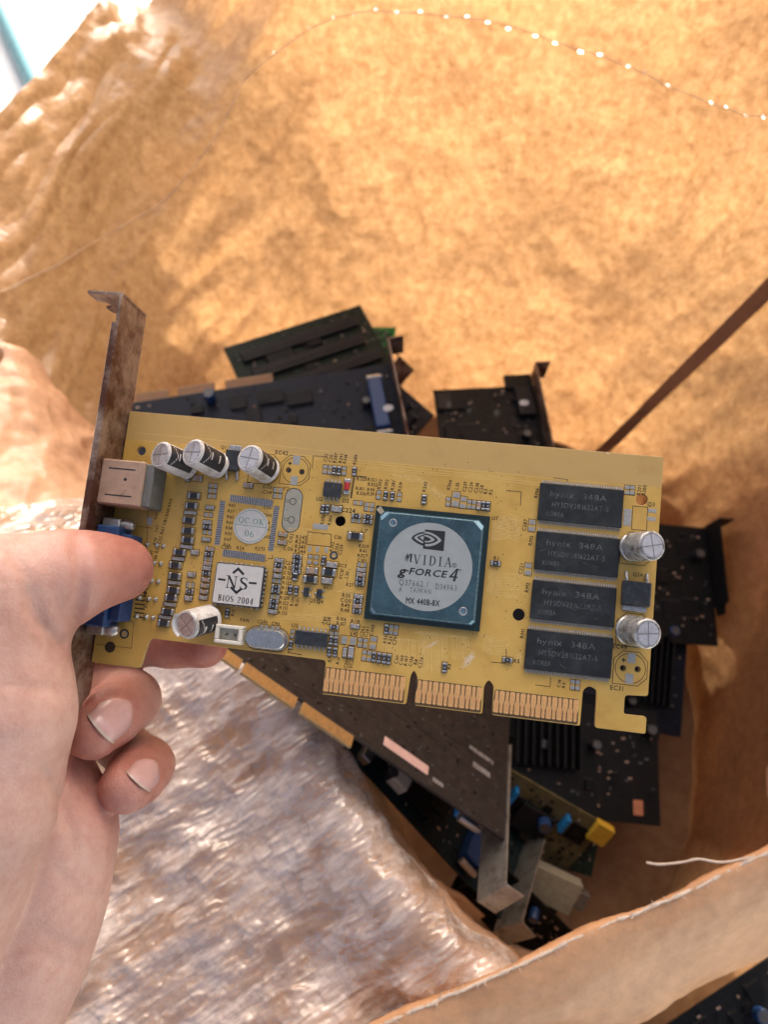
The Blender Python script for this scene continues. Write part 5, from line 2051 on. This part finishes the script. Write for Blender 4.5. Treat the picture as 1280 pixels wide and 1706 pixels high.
NAILS = (((214, 1172), (163, 1218), 30), ((257, 1270), (226, 1306), 24))
for line, w, dep, zmax in (([(128, 895), (133, 945), (133, 985), (124, 1034)], 9, 1.3, 232), ([(140, 905), (145, 935)], 7, 0.6, 232), ([(118, 900), (120, 930)], 7, 0.5, 230),
                           ([(45, 990), (52, 1020), (70, 1046), (96, 1070)], 10, 1.6, 226),
                           ([(72, 1286), (100, 1335), (120, 1385), (124, 1420)], 7, 1.0, 236), ([(128, 1290), (160, 1335), (166, 1370)], 8, .6, 240), ([(0, 1142), (60, 1146), (104, 1154)], 9, 0.5, 215),
                           ([(20, 925), (60, 990), (72, 1040)], 9, .7, 220), ([(-10, 1240), (50, 1232), (100, 1218)], 9, .4, 215), ([(95, 1450), (130, 1490), (160, 1500)], 8, .5, 236),
                           ([(60, 1545), (110, 1580), (140, 1580)], 9, .7, 236), ([(50, 1570), (100, 1608), (130, 1606)], 9, .6, 236),
                           (cuticle(*NAILS[0]), 6, 0.8, 262), (cuticle(*NAILS[1]), 5.5, 0.75, 262)):
    dm = None
    for (x0_, y0_), (x1_, y1_) in zip(line[:-1], line[1:]):
        vx, vy = x1_ - x0_, y1_ - y0_
        t = np.clip(((GPX - x0_) * vx + (GPY - y0_) * vy) / (vx * vx + vy * vy), 0, 1)
        e = (GPX - x0_ - t * vx) ** 2 + (GPY - y0_ - t * vy) ** 2
        dm = e if dm is None else np.minimum(dm, e)
    D += dep * np.exp(-dm / (w * w)) * (gz < zmax)
del GPX, GPY


def surface_nets(D, lo, st):
    ins = D < 0
    nx, ny, nz = D.shape
    cs = [(i, j, k) for i in (0, 1) for j in (0, 1) for k in (0, 1)]

    def sub(A, c_):
        return A[c_[0]:nx - 1 + c_[0], c_[1]:ny - 1 + c_[1], c_[2]:nz - 1 + c_[2]]
    cnt = sum(sub(ins, c_).astype(np.int8) for c_ in cs)
    act = (cnt > 0) & (cnt < 8)
    I = np.argwhere(act)
    vid = -np.ones(act.shape, np.int64)
    vid[act] = np.arange(len(I))
    vals = {c_: D[I[:, 0] + c_[0], I[:, 1] + c_[1], I[:, 2] + c_[2]] for c_ in cs}
    acc = np.zeros((len(I), 3))
    n = np.zeros(len(I))
    for a in cs:
        for ax in range(3):
            if a[ax] == 0:
                b = list(a)
                b[ax] = 1
                b = tuple(b)
                va, vb = vals[a], vals[b]
                cr = (va < 0) != (vb < 0)
                t = np.where(cr, va / np.where(va == vb, 1, va - vb), 0)
                p = np.tile(np.array(a, float), (len(I), 1))
                p[:, ax] += t
                acc[cr] += p[cr]
                n[cr] += 1
    V = (I + acc / n[:, None]) * st + lo
    F = []
    for ax in range(3):
        o1, o2 = (ax + 1) % 3, (ax + 2) % 3
        A = np.swapaxes(ins, 0, 0)
        s0 = [slice(1, -1)] * 3
        s1 = [slice(1, -1)] * 3
        s0[ax], s1[ax] = slice(0, -1), slice(1, None)
        e0, e1 = ins[tuple(s0)], ins[tuple(s1)]
        E_ = np.argwhere(e0 != e1)
        off = np.array([1, 1, 1])
        off[ax] = 0
        fl = e0[tuple(E_.T)]
        E_ = E_ + off
        qd = []
        for da, db in ((0, 0), (1, 0), (1, 1), (0, 1)):
            c_ = E_.copy()
            c_[:, o1] -= da
            c_[:, o2] -= db
            qd.append(vid[tuple(c_.T)])
        qd = np.stack(qd, 1)
        qd[fl] = qd[fl][:, ::-1]
        F.append(qd)
    F = np.concatenate(F)
    F = F[(F >= 0).all(1)]
    return V, F


Dp = np.pad(D[1:-1, 1:-1, 1:-1], 1, constant_values=5.0)
V, F = surface_nets(Dp, lo, STEP)
del D, Dp, gx, gy, gz
# relax the lattice
for it in range(3):
    S = np.zeros_like(V)
    n = np.zeros(len(V))
    for a, b in ((0, 1), (1, 2), (2, 3), (3, 0)):
        np.add.at(S, F[:, a], V[F[:, b]])
        np.add.at(S, F[:, b], V[F[:, a]])
        np.add.at(n, F[:, a], 1)
        np.add.at(n, F[:, b], 1)
    V = V + 0.5 * (S / n[:, None] - V)
tips = [(cvp(190, 948, 230), 26), (cvp(345, 1072, 262), 24), (cvp(170, 1206, 242), 21), (cvp(215, 1303, 245), 19), (cvp(112, 1370, 266), 16)]
fl = np.zeros(len(V))
for t, r in tips:
    fl = np.maximum(fl, np.clip(1.25 - np.linalg.norm(V - t, axis=1) / r, 0, 1))
fl = np.clip(fl + 0.25 * np.clip(1 - np.linalg.norm(V - cvp(110, 1260, 240), axis=1) / 22, 0, 1), 0, 1)
hm = bpy.data.meshes.new('hand')
Vw = np.array([tuple(CAMM @ Vector((p[0] * .001, -p[1] * .001, -p[2] * .001))) for p in V])
base = Vector(Vw.mean(0))
hm.from_pydata((Vw - np.array(base)).tolist(), [], F.tolist())
hm.materials.append(MT['skin'])
hm.polygons.foreach_set('use_smooth', [True] * len(F))
ca_ = hm.color_attributes.new('flush', 'FLOAT_COLOR', 'POINT')
ca_.data.foreach_set('color', np.stack([fl, fl, fl, np.ones_like(fl)], 1).ravel())
hm.update()
hand = link('hand', hm)
hand.location = base
tag(hand, 'bare left hand and wrist gripping the bracket end of the yellow card', 'hand')
hb_ = BVHTree.FromPolygons([Vector(p) for p in Vw], F.tolist())


def on_hand(px, py):
    d = (W(px, py, 1.0) - cam.location).normalized()
    loc, nor, i, dist = hb_.ray_cast(cam.location, d)
    if loc is None:
        return None
    if nor.dot(d) > 0:
        nor = -nor
    return loc, nor


def nail(cut, tip, half, label):
    """cut = middle of the cuticle, tip = middle of the free edge (photo pixels), half = half width"""
    ax = Vector((tip[0] - cut[0], tip[1] - cut[1]))
    L = ax.length
    ax.normalize()
    sd = Vector((-ax.y, ax.x))
    n, m = 16, 13
    mb = MB(1.0)
    v, f, mi = [], [], []
    for i in range(n + 1):
        s = i / n
        wd = half * min(1.0, 0.38 + 0.62 * math.sin(min(1, s / .5) * math.pi / 2) ** .8)
        for j in range(m + 1):
            t = -1 + 2 * j / m
            bow = (1 - t * t)
            pp = Vector(cut) + ax * (L * s + (-4 * bow + 4) * (1 - s) * 0.9 + 3.5 * bow * s - 3.5 * s) + sd * wd * t
            r = on_hand(pp.x, pp.y)
            if r is None:
                r = (v[-1] + base if v else base, Vector((0, 0, 1)))
            rise = 0.00045 + 0.00055 * (1 - t ** 4) * (0.35 + 0.65 * s)
            v.append(r[0] + r[1] * rise - base)
    for i in range(n):
        for j in range(m):
            a = i * (m + 1) + j
            f.append((a, a + 1, a + m + 2, a + m + 1))
            mi.append(1 if i >= n - 1 else 0)
    # rim going into the skin
    k = len(v)
    ring_ = [i * (m + 1) for i in range(n + 1)] + [n * (m + 1) + j for j in range(1, m + 1)] + [i * (m + 1) + m for i in range(n - 1, -1, -1)] + [j for j in range(m - 1, 0, -1)]
    for t in ring_:
        r = v[t]
        v.append(r - (cam.location - r - base).normalized() * 0.0016)
    for q_ in range(len(ring_)):
        a, b = ring_[q_], ring_[(q_ + 1) % len(ring_)]
        f.append((a, b, k + (q_ + 1) % len(ring_), k + q_))
        mi.append(1)
    for fc, mm in zip(f, mi):
        pass
    mb.v = [tuple(p) for p in v]
    mb.f, mb.m, mb.sm = f, mi, [True] * len(f)
    return mb.build('fingernail', ['nail', 'nail_edge'], hand, label)


for (cu_, ti_, ha_), lb in zip(NAILS, ('nail of the upper curled finger', 'nail of the lower curled finger')):
    nail(cu_, ti_, ha_, lb)
# thumbnail: on the far upper side of the thumb, only its edge shows
A_, B_ = cvp(165, 950, 226), cvp(203, 948, 231)
axv = (B_ - A_) / np.linalg.norm(B_ - A_)
upv = np.array((0, -1.0, 0)) - axv * (-axv[1])
upv /= np.linalg.norm(upv)
awv = np.cross(axv, upv)
if awv[2] < 0:
    awv = -awv
mb = MB(1.0)
v, f = [], []
n_, m_ = 12, 12
for i in range(n_ + 1):
    t_ = i / n_
    cc_ = A_ + (B_ - A_) * t_
    rr_ = 10.3 + (9.6 - 10.3) * t_ + 0.12
    for j in range(m_ + 1):
        an = R(-26 + 100 * j / m_)
        p_ = cc_ + (upv * math.cos(an) + awv * math.sin(an)) * rr_
        v.append(CAMM @ Vector((p_[0] * .001, -p_[1] * .001, -p_[2] * .001)) - base)
for i in range(n_):
    for j in range(m_):
        a = i * (m_ + 1) + j
        f.append((a, a + 1, a + m_ + 2, a + m_ + 1))
mb.add(v, f, 0, True)
o = mb.build('fingernail', 'nail', hand, 'thumbnail seen edge-on along the top of the thumb')

# ------------------------------------------------------------------ the heap of old cards in the bag
def old_card(name, label, p0, p1, p2, board='near_black', side=1, contacts=None, con_mat='old_gold', chips=8, cans=4, bracket=None, br_mat='steel', br_side=1, br_len=(-6, 1.0),
             dsub=None, sink=None, seed=1, slots=None, extra=None, cat='circuit board', con_edge=0, notch=True, bw=17):
    rg = random.Random(seed)
    a, b, c_ = W(*p0), W(*p1), W(*p2)
    X = (b - a).normalized()
    Y = (c_ - a) - X * (c_ - a).dot(X)
    wd = Y.length * 1000
    Y.normalize()
    Z = X.cross(Y)
    L = (b - a).length * 1000
    sg = 1 if Z.dot(cam.location - a) > 0 else -1
    mtx = Matrix((X, Y, Z)).transposed().to_4x4()
    mtx.translation = a
    root = empty(name, mtx, label, cat, 'old boards heaped in the bag')
    s = sg * side
    S = Matrix.Diagonal((1, 1, s, 1))

    def nb():
        m = MB()
        m.T = S
        return m
    pl = nb()
    ol = [(0, 0), (L, 0), (L, wd), (L * .62, wd), (L * .60, wd - 4), (0, wd - 4)] if not con_edge else [(0, 4), (L * .35, 4), (L * .37, 0), (L, 0), (L, wd), (0, wd)]
    pl.prism(ol, -1.6, 0)
    bd = pl.build('circuit_board', board, root)
    if contacts:
        for (x0, x1, yy, ln) in contacts:
            m = nb()
            m.prism([(x0 * L, yy * wd), (x1 * L, yy * wd), (x1 * L, yy * wd + ln), (x0 * L, yy * wd + ln)], -1.55, -.05)
            t = m.build('contact_tongue', 'pcb_bare', bd)
            n = int(abs(x1 - x0) * L / 1.9)
            m = nb()
            for i in range(n):
                u = x0 * L + (i + .5) * (x1 - x0) * L / n
                g0, g1 = sorted((yy * wd + ln * .08, yy * wd + ln * .9))
                m.box(u - .7, u + .7, g0, g1, -.05, .06)
                m.box(u - .7, u + .7, g0, g1, -1.66, -1.56)
            o = m.build('contact_row', con_mat, bd)
            o['kind'] = 'stuff'
    for i in range(int(chips * 2.1)):
        w, h = rg.choice(((18, 11), (12, 12), (9, 6), (22, 10), (7, 5), (5, 4)))
        x, y = rg.uniform(4, max(5, L - w - 4)), rg.uniform(5, max(6, wd - h - 7))
        if i % 2:
            w, h = h, w
        z = rg.uniform(1.0, 2.6)
        m = nb()
        m.cbox(x, x + w, y, y + h, .1, z, .3)
        o = m.build('chip', 'old_black', root)
        m = nb()
        n = max(3, int(w / 1.6))
        for k in range(n):
            u = x + (k + .5) * w / n
            m.box(u - .3, u + .3, y - .9, y + .05, .05, .5)
            m.box(u - .3, u + .3, y + h - .05, y + h + .9, .05, .5)
        q_ = m.build('pin_row', 'old_solder', o)
        q_['kind'] = 'stuff'
    for i in range(cans):
        x, y, r, h = rg.uniform(6, L - 6), rg.uniform(6, wd - 8), rg.uniform(2.6, 4.2), rg.uniform(7, 12)
        m = nb()
        m.T = S @ Matrix.Translation((x, y, 0))
        m.lathe([(r * .9, 0), (r, .3), (r, h - .4), (r * .9, h), (r * .8, h - .1)], 18)
        o = m.build('capacitor', rg.choice(('stripe', 'blue_plastic', 'stripe', 'plug')), root)
        m = nb()
        m.T = S @ Matrix.Translation((x, y, 0))
        m.lathe([(r * .78, h - .3), (r * .78, h - .05)], 16)
        m.build('vent_top', 'old_solder', o)
    m = nb()
    for i in range(190):
        x, y = rg.uniform(3, L - 4), rg.uniform(3, wd - 6)
        w, h = rg.choice(((1.6, .9), (.9, 1.6), (2.4, 1.3)))
        m.box(x, x + w, y, y + h, 0, rg.uniform(.4, .8), rg.choice((0, 0, 0, 1, 2)))
    o = m.build('small_parts', ['old_black', 'old_solder', 'ceramic'], root)
    o['kind'] = 'stuff'
    if side < 0:                    # solder side: joints, tracks and a few parts on the back
        m = nb()
        for i in range(230):
            x, y = rg.uniform(3, L - 4), rg.uniform(2, wd - 6)
            k = rg.choice((.35, .45, .6))
            m.box(x - k, x + k, y - k, y + k, -2.0, -1.6, rg.choice((0, 0, 1)))
        for i in range(40):
            x, y, l_ = rg.uniform(3, L - 30), rg.uniform(2, wd - 6), rg.uniform(6, 26)
            m.box(x, x + l_, y, y + .35, -1.66, -1.6, 1)
        o = m.build('solder_joints', ['old_solder', 'old_black'], root)
        o['kind'] = 'stuff'
    if slots:
        for (x0, x1, y0, y1, z) in slots:
            m = nb()
            m.cbox(x0 * L, x1 * L, y0 * wd, y1 * wd, .05, z, .5)
            m.box(x0 * L + 1.5, x1 * L - 1.5, (y0 * .6 + y1 * .4) * wd, (y0 * .4 + y1 * .6) * wd, z, z + .3)
            m.build('module', 'plug', root)
    if sink:
        x0, x1, y0, y1, z = sink
        m = nb()
        m.box(x0 * L, x1 * L, y0 * wd, y1 * wd, .4, 2.6)
        o = m.build('heat_sink', 'heatsink', root)
        n = 9
        for i in range(n):
            m = nb()
            u = x0 * L + (x1 - x0) * L * (i + .5) / n
            m.cbox(u - .5, u + .5, y0 * wd, y1 * wd, 2.6, z, .15)
            m.build('fin', 'heatsink', o)
    if bracket is not None:
        xb = L + .6 if bracket == 1 else -.6
        e0, e1 = br_len
        ya, yb_ = e0, wd * e1 + 14
        m = nb()
        k = br_side
        pts = [(ya, -3 * k), (yb_ - 8, -3 * k), (yb_ - 6, 1 * k), (yb_, 2 * k), (yb_, (bw - 6) * k), (yb_ - 6, (bw - 5) * k), (yb_ - 8, bw * k), (ya, bw * k)]
        m.T = S @ Matrix.Translation((xb, 0, 0)) @ Matrix(((0, 0, 1, 0), (1, 0, 0, 0), (0, 1, 0, 0), (0, 0, 0, 1)))
        m.prism(pts, -.45, .45)
        o = m.build('bracket', br_mat, root)
        m = nb()
        d = 1 if bracket == 1 else -1
        x0, x1 = sorted((xb, xb + d * 11))
        z0, z1 = sorted((-3 * k, bw * k))
        m.cbox(x0, x1, ya - .5, ya + .45, z0, z1, .2)
        m.build('screw_tab', br_mat, o)
    for (xx, y0, y1, z0, z1, ln, mt) in (dsub or []):
        m = nb()
        x0, x1 = sorted((xx * L, xx * L + ln))
        m.cbox(x0, x1, y0 * wd, y1 * wd, z0, z1, .8)
        o = m.build('video_socket', mt, root)
        m = nb()
        for yy in (y0 * wd - 3, y1 * wd + 3):
            m.T = S @ Matrix.Translation(((x0 + x1) / 2, yy, (z0 + z1) / 2)) @ Matrix.Rotation(R(90), 4, 'Y')
            m.lathe([(2.2, -ln * .5), (2.2, ln * .35), (1.4, ln * .6)], 12)
        m.build('jack_screws', 'screw', o)
    for e in (extra or []):
        kind, x0, x1, y0, y1, z0, z1, mt = e
        m = nb()
        if kind == 'oval':
            m.T = S @ Matrix.Translation((x0 * L, y0 * wd, 0))
            m.prism([(x1 * math.cos(R(i * 18)), y1 * math.sin(R(i * 18))) for i in range(20)], z0, z1)
        else:
            m.cbox(x0 * L, x1 * L, y0 * wd, y1 * wd, z0, z1, .3)
        m.build({'label': 'paper_label', 'oval': 'round_sticker', 'plug': 'plug', 'end': 'end_clip', 'print': 'print_patch'}[kind], mt, root)
    return root, L, wd


old_card('circuit_board', 'dark green board standing against the sunlit wall, highest in the heap', (372, 580, .60), (600, 508, .63), (455, 715, .575), 'dark_green', chips=3, cans=0, seed=3,
         slots=[(.08, .92, .12, .24, 3.2), (.10, .90, .34, .46, 3.2), (.12, .95, .56, .68, 3.4)], bracket=None)
old_card('circuit_board', 'small bright green board corner showing beside the highest dark board', (618, 545, .655), (660, 545, .65), (625, 640, .63), 'bright_green', chips=1, cans=0, seed=5)
old_card('circuit_board', 'dark board with brown notched contacts along its upper edge, above the yellow card', (212, 672, .545), (650, 606, .555), (262, 880, .505), 'dark_blue', chips=9, cans=4, seed=8,
         contacts=[(.03, .155, .0, -7), (.19, .33, .0, -7), (.37, .55, .0, -7)], con_mat='brown_gold', bracket=1, br_mat='bracket', br_len=(-10, .8),
         dsub=[(.90, .16, .55, 1, 9, 10, 'blue_plastic')], extra=[('oval', .955, 3.6, .42, 2.6, 9.0, 9.4, 'sticker'), ('oval', .47, 1.4, .2, 1.4, 0.1, .6, 'copper')])
old_card('circuit_board', 'black board with a tan bracket leaning on the back wall', (722, 650, .585), (888, 642, .59), (735, 820, .545), 'near_black', chips=5, cans=1, seed=12, bracket=1, br_mat='bracket', br_len=(-9, .9),
         extra=[('oval', .86, 3.6, .22, 2.6, 5.2, 5.6, 'sticker'), ('plug', .80, .96, .05, .33, 0, 5.2, 'plug'), ('plug', .72, .99, -.10, .04, -1, 3, 'near_black'), ('plug', .02, .16, .06, .22, 0, 3, 'grey_brown')])
old_card('circuit_board', 'dark board peeking out behind the right end of the yellow card', (985, 862, .55), (1178, 880, .56), (975, 1060, .52), 'near_black', chips=6, cans=3, seed=15, bracket=1, br_mat='heatsink', br_len=(-2, .6))
old_card('circuit_board', 'wide black board low in the heap under the yellow card', (770, 1150, .50), (1095, 1185, .505), (790, 1345, .475), 'near_black', chips=9, cans=3, seed=18, sink=(.25, .6, .1, .6, 12),
         extra=[('label', .865, .915, .80, .93, .1, .8, 'copper')])
old_card('circuit_board', 'grey brown board seen from its solder side, with gold contacts resting on the liner', (372, 1082, .345), (838, 1402, .375), (640, 1010, .445), 'grey_brown', side=-1, chips=7, cans=4, seed=22,
         contacts=[(-.05, .06, .0, -6.5), (.07, .245, .0, -7), (.265, .44, .0, -7)], con_mat='old_gold', bracket=1, br_mat='steel', br_len=(-24, .55), br_side=1,
         dsub=[(.86, .06, .32, .5, 11, 12, 'cyan_plastic'), (.90, .40, .62, .5, 10, 9, 'cyan_plastic')],
         extra=[('label', .535, .70, .06, .115, -1.95, -1.62, 'pink_label'), ('print', .72, .76, .05, .075, -1.75, -1.62, 'white_print'), ('print', .86, .93, .30, .335, -1.72, -1.62, 'white_print'), ('print', .84, .94, .40, .425, -1.72, -1.62, 'white_print')])
old_card('circuit_board', 'black board with blue sockets lying under the grey brown one', (520, 1190, .405), (835, 1530, .415), (655, 1150, .455), 'teal_black', chips=8, cans=3, seed=27, bracket=1, br_mat='steel', br_len=(-6, .75),
         dsub=[(.74, .10, .45, .5, 9, 11, 'blue_plastic'), (.86, .05, .28, .5, 9, 9, 'blue_plastic')], extra=[('plug', .36, .43, .10, .24, 0, 7, 'nylon'), ('plug', .22, .26, .02, .28, 0, 6, 'screw')])
old_card('circuit_board', 'tan edged board with a yellow end clip, pointing right', (795, 1250, .445), (1010, 1375, .45), (770, 1400, .465), 'olive', chips=5, cans=2, seed=31,
         extra=[('end', .93, 1.06, -.02, .20, -1.5, 4, 'yellow_plastic'), ('plug', .35, .38, .12, .30, 0, 6, 'cyan_plastic'), ('plug', .74, .77, .10, .28, 0, 6, 'cyan_plastic'), ('plug', .45, .7, .2, .5, 0, 5, 'plug')])
old_card('circuit_board', 'dark board carrying a beige socket that points right', (800, 1385, .455), (960, 1460, .455), (770, 1500, .46), 'dark_blue', chips=4, cans=1, seed=36,
         extra=[('plug', .45, 1.05, .0, .45, 0, 9, 'beige'), ('plug', 1.02, 1.16, .1, .35, 1, 7, 'steel')])
old_card('circuit_board', 'narrow black board lowest in the heap, beside the near rim', (835, 1440, .43), (965, 1565, .43), (790, 1520, .45), 'near_black', chips=4, cans=1, seed=41, bracket=1, br_mat='heatsink', br_len=(-2, .6))
old_card('circuit_board', 'dark board filling the bottom of the bag behind the yellow card', (560, 720, .56), (900, 760, .56), (540, 1000, .53), 'near_black', chips=8, cans=4, seed=43)
old_card('circuit_board', 'black board lying outside the bag at the lower right corner', (1090, 1722, .452), (1335, 1560, .47), (1200, 1850, .44), 'near_black', chips=7, cans=3, seed=47)
old_card('circuit_board', 'brown dusty board wedged upright between the two boards at the back', (664, 640, .60), (722, 690, .565), (690, 800, .55), 'grey_brown', chips=4, cans=1, seed=51, bracket=0, br_mat='bracket', br_len=(-16, .6))
old_card('circuit_board', 'dark blue board lying flat under the right end of the yellow card', (900, 960, .54), (1150, 1010, .545), (880, 1180, .515), 'dark_blue', chips=7, cans=3, seed=53, sink=(.55, .9, .3, .8, 9))
old_card('circuit_board', 'dark green board half buried at the back of the heap', (880, 720, .60), (1040, 790, .60), (850, 880, .57), 'dark_green', chips=5, cans=2, seed=57)
old_card('circuit_board', 'dark board tilted under the contacts of the yellow card', (690, 1130, .46), (860, 1230, .47), (640, 1260, .47), 'near_black', chips=6, cans=3, seed=59)
old_card('circuit_board', 'black board sliver leaning at the foot of the right wall', (1010, 1120, .53), (1112, 1160, .53), (985, 1340, .495), 'near_black', chips=5, cans=2, seed=61)
old_card('circuit_board', 'small green board lying deepest under the yellow end clip', (860, 1300, .49), (1010, 1345, .495), (845, 1420, .48), 'dark_green', chips=6, cans=2, seed=63)
